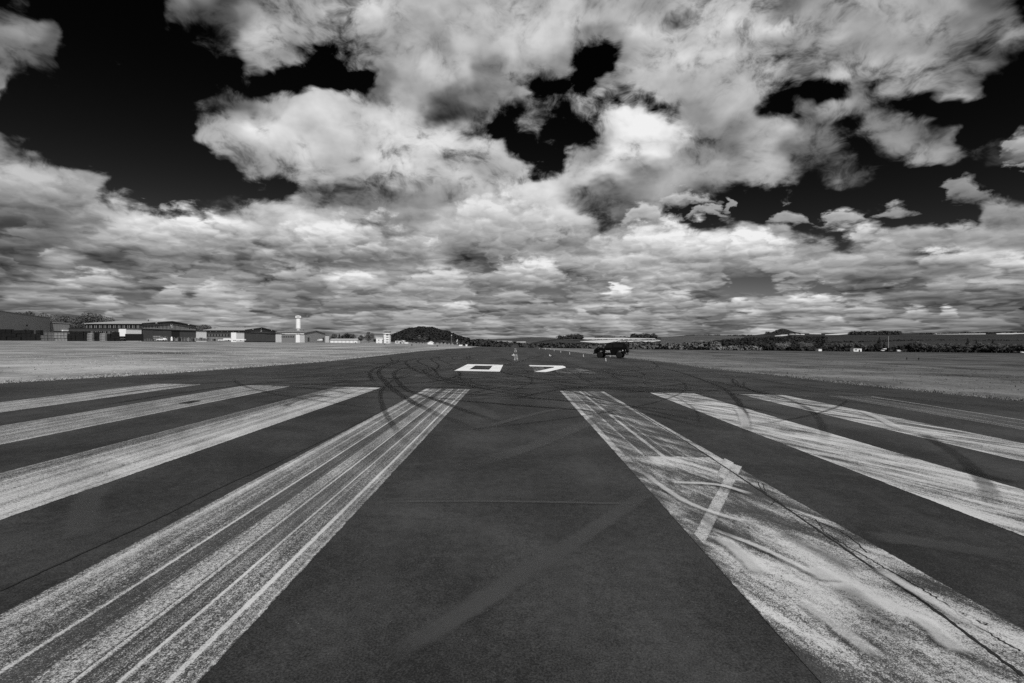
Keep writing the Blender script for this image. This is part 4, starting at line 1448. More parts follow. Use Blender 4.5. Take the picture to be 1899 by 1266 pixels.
def hangar(Y1, Y2, zb, eave, peak, name_label, digit, side_wall, gable_mat, open_door, clad_gable=False, depth=34.0):
    root = empty('hangar', (GX, Y1, zb))
    W = Y2 - Y1
    e, p = eave, peak
    mb = MB()
    mb.box(-depth, 0, 0, W, -1.5, e - .02)
    mb.build('wall', side_wall, root)
    # gable triangle, front and back, in one slab each
    g = MB()
    g.prism([(0, e - .02), (W, e - .02), (W / 2, p - .25)], 'x', -depth + .05, -.004)
    g.build('gable', gable_mat, root)
    rf_ = MB()
    ov = 1.0
    for a, b in (((-ov, e - .25), (W / 2, p)), ((W / 2, p), (W + ov, e - .25))):
        rf_.prism([(a[0], a[1]), (b[0], b[1]), (b[0], b[1] + .42), (a[0], a[1] + .42)], 'x', -depth - .6, .9)
    roof = rf_.build('roof', ROOFLIGHT if not clad_gable else MIDGREY, root)
    fs = MB()
    for a, b in (((-ov - .02, e - .45), (W / 2, p - .25)), ((W / 2, p - .25), (W + ov + .02, e - .45))):
        fs.prism([(a[0], a[1]), (b[0], b[1]), (b[0], b[1] + .72), (a[0], a[1] + .72)], 'x', .91, 1.15)
    fs.build('barge_board', ROOFDARK if not clad_gable else GREYCLAD, roof)
    MB().tube((-12, W * .42, p - .6), (-12, W * .42, p + 1.3), .35, .3, 8).build('roof_vent', DARKWALL, roof)
    if clad_gable:
        mb = MB()
        mb.prism([(0, -1.4), (W, -1.4), (W, e - .3), (W / 2, p - .3), (0, e - .3)], 'x', .0, .06)
        mb.build('cladding', GREYCLAD, root)
        for q in (.13, .85):
            d = MB().box(.06, .16, W * q, W * q + 5.0, 0, 4.6).build('door', DARKWALL, root)
            MB().box(.16, .2, W * q + .4, W * q + 4.6, 3.2, 4.3).build('window', GLASS, d)
    else:
        dh = 7.3
        MB().box(0, .5, .4, W - .4, dh, dh + .55).build('door_track', ROOFDARK, root)
        nleaf = 6
        lw = (W - 2.0) / nleaf
        for i in range(nleaf):
            if open_door and i == 3:
                continue
            off = .10 if i % 2 else .26
            w0 = 1.0 + i * lw
            if open_door and i == 2:
                w0 -= .0
            dl = MB().box(off, off + .14, w0 + .03, w0 + lw - .03, .0, dh - (.9 if i > 3 or i < 0 else .35)).build('door_leaf', DOORGREY, root)
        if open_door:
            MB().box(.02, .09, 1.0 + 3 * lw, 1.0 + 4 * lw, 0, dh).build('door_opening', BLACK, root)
        # glazed band over the doors, stepped with the roof
        gl = MB()
        gl.prism([(1.0, dh + .9), (W - 1.0, dh + .9), (W - 1.0, e - .75), (W / 2, p - 1.5), (1.0, e - .75)], 'x', .0, .10)
        gb = gl.build('gable_glazing', GLASS, root)
        nb = 40
        for i in range(nb + 1):
            y = 1.0 + (W - 2.0) * i / nb
            top = e - .75 + (p - 1.5 - e + .75) * (1 - abs(y - W / 2) / (W / 2 - 1.0))
            if digit == '5' and i % 2:
                continue
            MB().box(.10, .2, y - .10, y + .10, dh + .9, top).build('glazing_bar', BAR if digit == '4' else DARKWALL, gb)
        fr = MB()
        fr.box(.10, .24, 1.0, W - 1.0, dh + .75, dh + .98)
        for a, b in (((1.0, e - .8), (W / 2, p - 1.55)), ((W / 2, p - 1.55), (W - 1.0, e - .8))):
            fr.prism([(a[0], a[1]), (b[0], b[1]), (b[0], b[1] + .22), (a[0], a[1] + .22)], 'x', .10, .24)
        fr.build('frame', BAR if digit == '4' else MIDGREY, gb)
        dg = MB()
        digit_bars(dg, digit, .26, W / 2 - 1.0, dh + 1.6, 2.0, 2.9, .55)
        dg.build('number', WHITE, root)
        for q in (.2, .8):
            MB().box(.9, 1.6, W * q, W * q + .9, e + (p - e) * .28, e + (p - e) * .28 + .35).build('floodlight', WHITE, root)
    # long side towards the camera: a band of windows under the eaves
    sw = MB().box(-depth + .4, -.6, -.10, 0, e - 3.1, e - .9).build('side_glazing', GLASS if not clad_gable else WHITE, root)
    if not clad_gable:
        n = 34
        for i in range(n + 1):
            x = -depth + .4 + (depth - 1.0) * i / n
            if i % 3 == 1 and digit == '4' or digit == '5' and i % 5:
                continue
            MB().box(x - .09, x + .09, -.18, -.10, e - 3.1, e - .9).build('glazing_bar', BAR, sw)
        MB().box(-depth + .4, -.6, -.2, -.10, e - 3.3, e - 3.05).build('sill', BAR if digit == '4' else DARKWALL, sw)
    else:
        for q in (.30, .36, .80, .86):
            MB().box(-depth * (1 - q) - 1.5, -depth * (1 - q), -.2, -.10, e - 2.6, e - 1.6).build('window', GLASS, sw)
    # lean-to offices on both flanks, their ends rendered white
    for y0, y1, zt in ((-12.6, -.004, 7.6), (W + .004, W + 12.6, 7.4)):
        an = MB().box(-depth, -.03, y0, y1, -1.5, zt).build('lean_to', DARKWALL if not clad_gable else MIDGREY, root)
        MB().box(-depth - .3, .35, y0 - .3 if y0 < 0 else y0, y1 + .3 if y0 > 0 else y1, zt, zt + .3).build('lean_to_roof', ROOFDARK, an)
        wb = MB()
        wb.box(-4.3, .0, y0 - .03, y1 + .03 if y0 > 0 else y1, -1.4, zt - .01)
        wb.build('white_end', WHITE, an)
        if y0 < 0:
            m_ = 11
            for i in range(m_):
                x = -depth + 1.0 + (depth - 6.5) * i / m_
                wv = MB().box(x, x + 1.9, y0 - .06, y0, 4.2, 6.0).build('window', GLASS, an)
                MB().box(x + .85, x + 1.0, y0 - .1, y0 - .06, 4.2, 6.0).box(x, x + .12, y0 - .1, y0 - .06, 4.2, 6.0).build('window_frame', BAR, wv)
            MB().box(-depth + .5, -4.4, y0 - .05, y0, -1.0, 3.6).build('brick_base', MIDGREY if digit != '4' else DARKWALL, an)
    return tag(root, name_label, 'hangar')


def gz(x, y): return G(x, y)


hangar(316, 370, 1.75, 11.0, 13.2, 'dark hangar numbered 4 with one door leaf standing open', '4', DARKWALL, DARKWALL, True)
hangar(436, 493, 1.6, 9.7, 12.3, 'dark hangar numbered 5 with its doors shut', '5', DARKWALL, ROOFDARK, False)
hangar(561, 622, 1.4, 10.0, 12.6, 'grey clad hangar beside the tall white tower', '3x', MIDGREY, GREYCLAD, False, True)

# round white tower with a crown
tx, ty_ = X_at(553, 600), 600.0
tw = empty('water_tower', (tx, ty_, 1.0))
body = MB().lathe([(2.0, 0), (2.0, 15.6), (2.3, 15.7), (2.65, 16.0), (2.65, 27.2), (2.5, 27.4)], 20).build('shaft', WHITE, tw, smooth=False)
MB().lathe([(2.9, 15.2), (2.9, 15.6), (2.1, 15.6)], 20).build('ledge', WHITE, body)
MB().lathe([(3.0, 27.42), (3.0, 27.7), (2.4, 27.7)], 20).build('gallery', DARKWALL, tw)
for i in range(16):
    a = 2 * math.pi * i / 16
    c, s = math.cos(a) * 2.75, math.sin(a) * 2.75
    MB().tube((c, s, 27.7), (c, s, 30.2), .38, .38, 6).build('crown_post', WHITE, tw)
MB().lathe([(3.0, 30.2), (3.0, 30.5), (0.2, 30.9)], 20).build('cap', WHITE, tw)
MB().lathe([(1.6, 27.7), (1.6, 30.2)], 12).build('drum', DARKWALL, tw)
tag(tw, 'tall round white tower with a slotted crown', 'tower')

# grey warehouse at the far left: tall shed and a lower wing
A, B = Vector((-243, 242)), Vector((-284, 313))
dv = (B - A).normalized()
ang = math.atan2(dv.y, dv.x)
A2 = A - dv * 60
ln = (B - A2).length
wz = 1.9
ware = empty('warehouse', (A2.x, A2.y, wz), ang)
# local x runs along the wall, local y points away from the camera side (+y local is behind)
MB().box(0, ln, 0, 40, -2, 14.0).build('wall', GREYCLAD, ware)
MB().box(-.3, ln + .3, -.35, 40.3, 14.0, 14.35).build('roof_edge', MIDGREY, ware)
lx = ln - 49
MB().box(lx, lx + 9.5, -1.6, -.02, 4.4, 6.0).build('canopy', DARKWALL, ware)
MB().box(lx + 4.0, lx + 4.6, -.5, -.02, 8.0, 8.8).build('wall_lamp', DARKWALL, ware)
tag(ware, 'large grey metal clad warehouse at the end of the hangar row', 'warehouse')
wing = empty('warehouse_wing', (-285.2, 313.0, 1.7))
MB().box(-26, 1.0, .6, 13.6, -2, 11.4).build('wall', GREYCLAD, wing)
MB().box(-26.2, 1.3, .3, 13.9, 11.4, 11.75).build('roof_edge', STEEL, wing)
MB().box(1.01, 1.9, 8.0, 12.0, -1, 7.2).build('white_doorway', WHITE, wing)
tag(wing, 'lower flat roofed grey wing beside the warehouse', 'building')

# long low white shed
ls = empty('long_shed', (X_at(612, 690), 690, G(X_at(640, 690), 690)))
Lw = X_at(663, 690) - X_at(612, 690)
MB().box(0, Lw, 0, 14, -1, 3.2).build('wall', OFFWHITE, ls)
sr = MB()
sr.prism([(-.5, 3.2), (7, 5.4), (7, 5.7), (-.5, 3.45)], 'x', -.4, Lw + .4)
sr.prism([(7, 5.4), (14.5, 3.2), (14.5, 3.45), (7, 5.7)], 'x', -.4, Lw + .4)
sr.build('roof', ROOFLIGHT, ls)
MB().prism([(0, 3.2), (14, 3.2), (7, 5.3)], 'x', .05, Lw - .05).build('gable', MIDGREY, ls)
for i in range(7):
    x = 1.2 + i * (Lw - 3) / 6.5
    MB().box(x, x + 3.0, -.08, 0, -.2, 2.7).build('garage_door', WHITE, ls)
tag(ls, 'long low white shed with a pale pitched roof', 'shed')

# control tower
cy = 620.0
cx0, cx1, cxm = X_at(711.6, cy), X_at(725.2, cy + 7), X_at(722.2, cy)
cz = G((cx0 + cx1) / 2, cy)
ct = empty('control_tower', (cx0, cy, cz))
w_ = cxm - cx0
H = Z_at(618.8, cy) - cz
tb = MB().box(0, w_, 0, w_, -1, H).build('shaft', WHITE, ct)
for k, (a, b) in enumerate(((622.0, 619.6), (625.8, 624.2), (630.4, 628.9), (634.8, 633.2))):
    z0, z1 = Z_at(a, cy) - cz, Z_at(b, cy) - cz
    wv = MB().box(w_ * .44, w_ * .84, -.06, 0, z0, z1).build('window', GLASS, tb)
    MB().box(w_ * .62, w_ * .655, -.1, -.06, z0, z1).build('window_bar', BAR, wv)
    MB().box(w_, w_ + .06, w_ * .35, w_ * .6, z0, z1).build('window', GLASS, tb)
    MB().box(w_ * .10, w_ * .30, -.06, 0, z1 - .35, z1 - .05).build('vent', MIDGREY, tb)
gal = MB().box(-.9, w_ + .9, -.9, w_ + .9, H, H + .35).build('gallery', WHITE, ct)
rl = MB()
for x, y in [(-.8, -.8), (w_ * .3, -.8), (w_ * .65, -.8), (w_ + .8, -.8), (w_ + .8, w_ * .5), (w_ + .8, w_ + .8), (-.8, w_ + .8)]:
    rl.tube((x, y, H + .35), (x, y, H + 1.35), .05, .05, 5)
rl.tube((-.8, -.8, H + 1.3), (w_ + .8, -.8, H + 1.3), .05, .05, 5)
rl.tube((w_ + .8, -.8, H + 1.3), (w_ + .8, w_ + .8, H + 1.3), .05, .05, 5)
rl.build('railing', OFFWHITE, gal)
MB().box(.7, w_ - .2, .5, w_ - .2, H + .35, H + 1.25).build('cab_base', OFFWHITE, ct)
cab = MB()
q0, q1 = (.7, w_ - .2), (.2, w_ + .3)
cab.v = [(q0[0], .5, H + 1.25), (q0[1], .5, H + 1.25), (q0[1], w_ - .2, H + 1.25), (q0[0], w_ - .2, H + 1.25), (q1[0], .1, H + 3.1), (q1[1], .1, H + 3.1), (q1[1], w_ + .2, H + 3.1), (q1[0], w_ + .2, H + 3.1)]
cab.f = [[0, 3, 2, 1], [4, 5, 6, 7], [0, 1, 5, 4], [1, 2, 6, 5], [2, 3, 7, 6], [3, 0, 4, 7]]
cb = cab.build('cab_glazing', GLASS, ct)
for i in range(6):
    u = i / 5
    p = Vector((q0[0] + (q0[1] - q0[0]) * u, .45, H + 1.25)); q = Vector((q1[0] + (q1[1] - q1[0]) * u, .05, H + 3.1))
    MB().tube(p, q, .09, .09, 5).build('mullion', BAR, cb)
cr = MB().box(-.1, w_ + .5, -.2, w_ + .5, H + 3.1, H + 3.6).build('cab_roof', OFFWHITE, ct)
MB().tube((w_ * .55, w_ * .5, H + 3.6), (w_ * .55, w_ * .5, H + 6.6), .10, .04, 6).build('antenna', STEEL, cr)
tag(ct, 'white airfield control tower with a dark glazed cab', 'control tower')
# its wing
wg = empty('tower_wing', (X_at(694.5, 624), 624, cz))
wl_ = cx0 - X_at(694.5, 624) - .1
hz_ = Z_at(626.4, 624) - cz
MB().box(2.0, wl_, 0, 9, -1, hz_).build('wall', WHITE, wg)
MB().box(-.6, wl_, -.5, 9.4, hz_, hz_ + .5).build('flat_roof', WHITE, wg)
for (a, b, c, d) in ((.40, .47, .45, .72), (.40, .47, .05, .16), (.79, .97, .28, .68), (.77, .97, .05, .20)):
    MB().box(wl_ * a, wl_ * b, -.06, 0, hz_ * c, hz_ * d).build('window', GLASS, wg)
tag(wg, 'two storey white wing joined to the control tower', 'building')

# white sheds right of the tower
def small_shed(name, px0, px1, pt, pb, Y, label, mat, roofm, pitch=0.0, door=True):
    x0, x1 = X_at(px0, Y), X_at(px1, Y)
    z0 = min(Z_at(pb, Y), G((x0 + x1) / 2, Y))
    h = Z_at(pt, Y) - z0
    o = empty(name, (x0, Y, z0))
    w = x1 - x0
    MB().box(0, w, 0, 6, -1, h).build('wall', mat, o)
    rr = MB()
    if pitch:
        rr.prism([(-.3, h), (w / 2, h + pitch), (w / 2, h + pitch + .2), (-.3, h + .2)], 'y', -.3, 6.3)
        rr.prism([(w / 2, h + pitch), (w + .3, h), (w + .3, h + .2), (w / 2, h + pitch + .2)], 'y', -.3, 6.3)
        MB().prism([(0, h), (w, h), (w / 2, h + pitch - .05)], 'y', .02, 5.98).build('gable', mat, o)
    else:
        rr.box(-.25, w + .25, -.25, 6.25, h, h + .25)
    rr.build('roof', roofm, o)
    if door:
        d = MB().box(w * .62, w * .82, -.06, 0, 0, min(2.2, h * .8)).build('door', DARKWALL, o)
        MB().box(w * .12, w * .45, -.06, 0, h * .4, h * .75).build('window', GLASS, o)
    return tag(o, label, 'shed')


small_shed('site_hut', 733, 746, 631.8, 636.8, 600, 'wider white hut right of the control tower', OFFWHITE, ROOFLIGHT)
small_shed('site_hut', 745.4, 749.8, 630.8, 636.8, 598, 'narrow white hut with a dark opening', OFFWHITE, ROOFLIGHT)
small_shed('site_hut', 750.4, 756.6, 634.2, 637, 590, 'small low white hut at the end of the hut row', WHITE, ROOFLIGHT, 0, False)
small_shed('lean_shed', 793, 803, 635.6, 638.6, 540, 'white shed with a sloping roof among the bushes', WHITE, WHITE, 1.6, False)
small_shed('low_hut', 851, 857, 639, 641, 470, 'low white hut below the windsock', WHITE, ROOFLIGHT, 0, False)
small_shed('low_hut', 863.4, 866, 638.8, 641.2, 440, 'little white equipment cabin by the runway edge', WHITE, WHITE, 0, False)
small_shed('low_building', 1583, 1598, 646.2, 648.8, 560, 'long low white building in front of the grey trees', WHITE, STEEL, 0, True)
small_shed('low_building', 1518, 1524, 647, 648.8, 570, 'small white hut left of the low white building', WHITE, STEEL, 0, False)

# windsock mast and lamp mast
p = ground_pt(848.5, 640.2)
Y = 430.0
x = X_at(848.5, Y)
z = G(x, Y)
wm = empty('windsock', (x, Y, z))
hm = Z_at(628.6, Y) - z
MB().tube((0, 0, 0), (0, 0, hm), .12, .08, 8).build('mast', STEEL, wm)
MB().tube((0, 0, hm - .4), (-.9, 0, hm - 2.6), .30, .18, 10).build('sock', WHITE, wm)
MB().tube((0, 0, hm - 3.4), (-.7, 0, hm - 4.4), .2, .2, 8).build('lamp', WHITE, wm)
tag(wm, 'pale mast with a limp white windsock', 'windsock')
Y = 560.0
x = X_at(837.5, Y)
lm_ = empty('lamp_mast', (x, Y, G(x, Y)))
hm = Z_at(621.8, Y) - G(x, Y)
MB().tube((0, 0, 0), (0, 0, hm), .22, .15, 8).build('mast', MIDGREY, lm_)
MB().box(-.5, .5, -.3, .3, hm, hm + .6).build('lamp_head', WHITE, lm_)
for k in range(6):
    MB().tube((-.25, -.25, hm * k / 6), (.25, .25, hm * (k + 1) / 6), .05, .05, 5).build('brace', MIDGREY, lm_)
tag(lm_, 'grey lattice mast with a white lamp head', 'mast')
Y = 550.0
x = X_at(1647.6, Y)
pm = empty('tall_pole', (x, Y, G(x, Y)))
hm = Z_at(622.8, Y) - G(x, Y)
MB().tube((0, 0, 0), (0, 0, hm), .30, .22, 8).build('pole', STEEL, pm)
MB().box(-.5, .5, -.5, .5, -.2, .4).build('footing', MIDGREY, pm)
tag(pm, 'tall pale pole standing over parked vehicles', 'pole')


# ------------------------------------------------------------------ vehicles
RUBBER = plain('tyre', 0.010, 0.85, 0.2, spec=0.2)
RIM = plain('dark_rim', 0.025, 0.4, 0.1)
BLACKPAINT = plain('black_paint', 0.006, 0.35, 0.1, spec=0.12)
DEEPGLASS = plain('tinted_glass', 0.008, 0.08, 0.1, spec=0.3)
CARWHITE = plain('white_car_paint', 0.75, 0.3, 0.03)
LAMPW = plain('lamp_lens', 0.75, 0.2, 0.05)
DARKPLASTIC = plain('dark_plastic', 0.02, 0.6, 0.1)


def wheel(parent, x, y, r, w, name='wheel', rim=RIM):
    t_ = MB().lathe([(r * .62, -w / 2), (r * .9, -w / 2), (r, -w * .36), (r, w * .36), (r * .9, w / 2), (r * .62, w / 2)], 20, 'y', (x, y, r)).build(name, RUBBER, parent, smooth=True)
    mb = MB().lathe([(r * .63, -w * .42), (r * .55, -w * .30), (r * .2, -w * .34), (r * .05, -w * .42)], 16, 'y', (x, y, r))
    mb.lathe([(r * .63, w * .42), (r * .55, w * .30), (r * .2, w * .34), (r * .05, w * .42)], 16, 'y', (x, y, r))
    mb.build('rim', rim, t_)
    for k in range(5):
        a = 2 * math.pi * k / 5
        MB().tube((x + math.cos(a) * r * .1, y - w * .43, r + math.sin(a) * r * .1), (x + math.cos(a) * r * .55, y - w * .40, r + math.sin(a) * r * .55), .045, .04, 5).build('spoke', rim, t_)
    return t_


# black off-roader: x forward, y to its left, z up. It points away to the left, its left side to the camera
cp_ = ground_pt(1119, 664.2)
D = 66.5
jx = X_at(1133, D)
head = math.radians(180 - 24)
off = empty('off_roader', (jx, D, G(jx, D) + RAISE + .004), head)
HW = .84
# lower body with wheel arches cut into the outline
def arch(cx, r, n=7):
    return [(cx + r * math.cos(math.pi * k / n), .52 + r * .98 * math.sin(math.pi * k / n)) for k in range(n + 1)]
side = [(2.02, .62), (2.05, 1.02), (1.98, 1.12), (.72, 1.20), (.72, 1.24), (-2.02, 1.24), (-2.05, .58), (-1.75, .52)] + arch(-1.22, .50)[::-1] + [(-.62, .50), (.70, .50)] + arch(1.28, .50)[::-1] + [(1.86, .55)]
MB().prism(side, 'y', -HW, HW).build('body', BLACKPAINT, off, bevel=.03)
MB().prism([(1.96, 1.12), (1.90, 1.18), (.74, 1.27), (.72, 1.19)], 'y', -HW + .16, HW - .16).build('bonnet', BLACKPAINT, off, bevel=.02)
cabp = [(.70, 1.24), (.42, 1.80), (.30, 1.93), (-1.92, 1.96), (-2.01, 1.86), (-2.03, 1.24)]
v_ = MB()
n_ = len(cabp)
for sgn in (-1, 1):
    for (a, b) in cabp:
        v_.v.append((a, sgn * (HW - .01 - (b - 1.24) * .14), b))
v_.f = [list(range(n_)), [n_ + i for i in range(n_)][::-1]] + [[(i + 1) % n_, i, n_ + i, n_ + (i + 1) % n_] for i in range(n_)]
v_.build('cabin', BLACKPAINT, off, bevel=.035)
def side_pane(name, a0, a1, b0, b1, sgn, slope=0.0):
    f0, f1 = HW + .004 - (b0 - 1.24) * .14, HW + .004 - (b1 - 1.24) * .14
    mb = MB()
    mb.v = [(a0, sgn * f0, b0), (a1, sgn * f0, b0), (a1 - slope, sgn * f1, b1), (a0, sgn * f1, b1)]
    mb.v += [(x, y + sgn * .012, z) for x, y, z in mb.v]
    mb.f = [[0, 1, 2, 3], [7, 6, 5, 4], [0, 4, 5, 1], [1, 5, 6, 2], [2, 6, 7, 3], [3, 7, 4, 0]]
    return mb.build(name, DEEPGLASS, off)
for sgn in (-1, 1):
    side_pane('side_window', -.32, .56, 1.32, 1.78, sgn, .20)
    side_pane('side_window', -1.72, -.50, 1.40, 1.78, sgn)
ws = MB()
ws.v = [(.695, -.68, 1.28), (.695, .68, 1.28), (.44, .62, 1.79), (.44, -.62, 1.79)]
ws.v += [(x + .015, y, z + .006) for x, y, z in ws.v]
ws.f = [[0, 1, 2, 3], [7, 6, 5, 4], [0, 4, 5, 1], [1, 5, 6, 2], [2, 6, 7, 3], [3, 7, 4, 0]]
ws.build('windscreen', DEEPGLASS, off)
rw = MB().box(-2.06, -2.035, -.52, .52, 1.34, 1.76).build('rear_window', DEEPGLASS, off)
MB().box(2.05, 2.17, -.86, .86, .52, .68).build('front_bumper', DARKPLASTIC, off, bevel=.02)
MB().box(-2.16, -2.04, -.80, .80, .46, .58).build('rear_step', DARKPLASTIC, off, bevel=.02)
MB().box(2.05, 2.075, -.42, .42, .72, 1.02).build('grille', DARKPLASTIC, off)
for sgn in (-1, 1):
    MB().lathe([(.10, 2.05), (.10, 2.08), (.03, 2.10)], 12, 'x', (0, sgn * .60, .90)).build('headlight', LAMPW, off)
    MB().lathe([(.05, -2.05), (.05, -2.075)], 10, 'x', (0, sgn * .72, 1.02)).build('tail_light', LAMPW, off)
    MB().lathe([(.045, -2.05), (.045, -2.075)], 10, 'x', (0, sgn * .72, .80)).build('tail_light', MIDGREY, off)
    MB().box(.74, 1.72, sgn * (HW + .03) - .06, sgn * (HW + .03) + .06, 1.0, 1.06).build('wing_trim', BLACKPAINT, off)
    MB().box(.83, .92, sgn * (HW + .012) - .012, sgn * (HW + .012) + .012, .96, 1.05).build('side_lamp', LAMPW, off)
    MB().box(-1.78, -1.66, sgn * (HW + .012) - .012, sgn * (HW + .012) + .012, .93, 1.06).build('side_reflector', LAMPW, off)
    mr_ = MB().box(.58, .66, sgn * (HW + .14) - .09, sgn * (HW + .14) + .09, 1.34, 1.56).build('mirror', DARKPLASTIC, off, bevel=.02)
    MB().tube((.62, sgn * (HW - .02), 1.36), (.62, sgn * (HW + .08), 1.42), .02, .02, 6).build('mirror_arm', DARKPLASTIC, mr_)
    # door and its letters
    dr = MB().box(-.40, .66, sgn * (HW + .004) - .006, sgn * (HW + .004) + .006, .56, 1.26).build('door', BLACKPAINT, off)
    MB().box(-.34, -.22, sgn * (HW + .022) - .012, sgn * (HW + .022) + .012, 1.08, 1.13).build('door_handle', DARKPLASTIC, dr)
    fy = sgn * (HW + .013)
    def bar_(m, a0, a1, b0, b1):
        m.box(min(a0, a1), max(a0, a1), fy - .003, fy + .003, b0, b1)
    let = MB()
    s = 1 if sgn > 0 else -1     # lettering runs the readable way on both sides
    o0 = .50
    for k, ch in enumerate('TEA'):
        L0 = o0 - k * .20
        if ch == 'T':
            bar_(let, L0, L0 - .17, .93, .97); bar_(let, L0 - .065, L0 - .105, .80, .93)
        elif ch == 'E':
            bar_(let, L0, L0 - .04, .80, .97)
            for zz in (.80, .868, .935): bar_(let, L0 - .04, L0 - .15, zz, zz + .035)
        else:
            bar_(let, L0, L0 - .04, .80, .93); bar_(let, L0 - .12, L0 - .16, .80, .93); bar_(let, L0, L0 - .16, .93, .97); bar_(let, L0 - .04, L0 - .12, .85, .88)
    for k in range(5):
        bar_(let, .54 - k * .145, .54 - k * .145 - .10, .70, .735)
    let.build('door_lettering', LAMPW, dr)
MB().box(-2.1, -2.05, -.06, .26, .60, .72).build('number_plate', LAMPW, off)
MB().tube((-1.0, .25, .42), (1.0, .25, .42), .06, .06, 6).build('exhaust', DARKPLASTIC, off)
MB().box(-1.5, 1.6, -.36, .36, .36, .54).build('chassis', DARKPLASTIC, off)
for x_, y_ in ((1.28, -.74), (1.28, .74), (-1.22, -.74), (-1.22, .74)):
    wheel(off, x_, y_, .40, .26)
spare = MB().lathe([(.24, -.13), (.36, -.13), (.40, -.08), (.40, .08), (.36, .13), (.24, .13)], 20, 'x', (-2.20, .10, 1.12)).build('spare_wheel', RUBBER, off, smooth=True)
MB().lathe([(.25, -.10), (.22, -.12), (.05, -.11)], 16, 'x', (-2.22, .10, 1.12)).build('rim', RIM, spare)
tag(off, 'black boxy off-roader with white door lettering parked on the runway edge', 'car')


def small_car(name, px0, px1, pb, Y, h, paint, label, van=False, face=1):
    x0, x1 = X_at(px0, Y), X_at(px1, Y)
    L_ = x1 - x0
    xc = (x0 + x1) / 2
    o = empty(name, (xc, Y, max(G(xc, Y), Z_at(pb, Y))))
    a = L_ / 2
    if van:
        out = [(-a, .35), (-a, h * .95), (-a * .9, h), (a * .5, h), (a * .78, h * .62), (a, h * .52), (a, .35)]
    else:
        out = [(-a, .35), (-a, h * .62), (-a * .88, h * .68), (-a * .62, h * .97), (a * .12, h), (a * .45, h * .66), (a * .95, h * .56), (a, .35)]
    if face < 0: out = [(-p_, q_) for p_, q_ in out][::-1]
    MB().prism(out, 'y', -.85, .85).build('body', paint, o, bevel=.06)
    g = MB()
    if van:
        g.box(*(sorted((face * a * .18, face * a * .52))), -.87, .87, h * .60, h * .90)
    else:
        g.box(*(sorted((-face * a * .55, -face * a * .15))), -.87, .87, h * .66, h * .90)
        g.box(*(sorted((-face * a * .10, face * a * .22))), -.87, .87, h * .66, h * .90)
    g.build('window', DEEPGLASS, o)
    for s in (-.62, .62):
        for yy in (-.78, .78):
            wheel(o, s * a, yy, .32, .2)
    MB().box(*(sorted((face * a, face * (a + .03)))), -.7, -.45, .62, .78).build('headlight', LAMPW, o)
    MB().box(*(sorted((face * a, face * (a + .03)))), .45, .7, .62, .78).build('headlight', LAMPW, o)
    return tag(o, label, 'van' if van else 'car')


small_car('parked_car', 292, 308, 632, 250, 1.5, CARWHITE, 'white car parked before the hangar numbered 4', False, -1)
small_car('parked_van', 589, 598, 632, 530, 2.0, CARWHITE, 'white van parked before the grey clad hangar', True, -1)
small_car('parked_van', 1663, 1670, 652, 540, 2.0, OFFWHITE, 'pale van parked right of the tall pole', True, 1)
small_car('parked_car', 1634, 1640, 651, 540, 1.5, CARWHITE, 'white car parked left of the tall pole', False, 1)
small_car('parked_car', 1893, 1899, 656, 440, 1.5, CARWHITE, 'white car beside the black bushy tree', False, 1)

# dark machine under the pole: a tractor with a cab, and a trailer
def tractor(px, pb, Y, label, sc=1.0):
    x = X_at(px, Y)
    o = empty('tractor', (x, Y, G(x, Y)))
    MB().box(-.9 * sc, 2.2 * sc, -.5, .5, .9 * sc, 1.9 * sc).build('bonnet', DARKWALL, o, bevel=.08)
    cb_ = MB().box(-2.2 * sc, -.2 * sc, -.9, .9, 1.2 * sc, 3.3 * sc).build('cab', BLACKPAINT, o, bevel=.1)
    MB().box(-2.0 * sc, -.4 * sc, -.92, .92, 2.1 * sc, 3.0 * sc).build('window', DEEPGLASS, cb_)
    MB().tube((1.2 * sc, 0, 1.9 * sc), (1.2 * sc, 0, 3.1 * sc), .08, .08, 6).build('exhaust', DARKPLASTIC, o)
    for y in (-1.0, 1.0):
        wheel(o, -1.3 * sc, y, 1.0 * sc, .5)
        wheel(o, 1.5 * sc, y, .62 * sc, .35)
    return tag(o, label, 'tractor')


tractor(1650, 651.6, 545, 'dark tractor parked under the tall pole', 1.25)
tractor(1880, 656, 450, 'dark tractor half hidden beside the black bushy tree', .9)
x = X_at(1645, 548)
bt = empty('site_container', (x - 2.2, 548, G(x, 548)))
MB().box(-1.5, 3.0, 0, 2.4, .15, 2.9).build('box', DARKWALL, bt)
MB().box(-1.6, 3.1, -.1, 2.5, 2.9, 3.6).build('tarpaulin', WHITE, bt)
tag(bt, 'dark site container with a white tarpaulin on top, beside the tractor', 'container')

# ------------------------------------------------------------------ crates stacked in the yard
CRD = plain('black_plastic_wrap', 0.007, 0.45, 0.3, 2.0)
CRL = plain('pale_wrap', 0.20, 0.6, 0.5, 0.9)
CRM = plain('grey_wrap', 0.10, 0.6, 0.5, 0.9)


def crate_mesh(w, d, h, mat, nm):
    mb = MB()
    for k in (0, .5, 1):
        x = -w / 2 + .08 + k * (w - .16)
        mb.box(x - .07, x + .07, -d / 2, d / 2, 0, .10)
    mb.box(-w / 2, w / 2, -d / 2, d / 2, .10, .14)
    mb.box(-w / 2 + .04, w / 2 - .04, -d / 2 + .04, d / 2 - .04, .14, h - .03)
    for k in (.3, .7):
        mb.box(-w / 2 + .02, w / 2 - .02, -d / 2 + .02, d / 2 - .02, .14 + (h - .2) * k, .18 + (h - .2) * k)
    return mb.mesh(nm, mat)


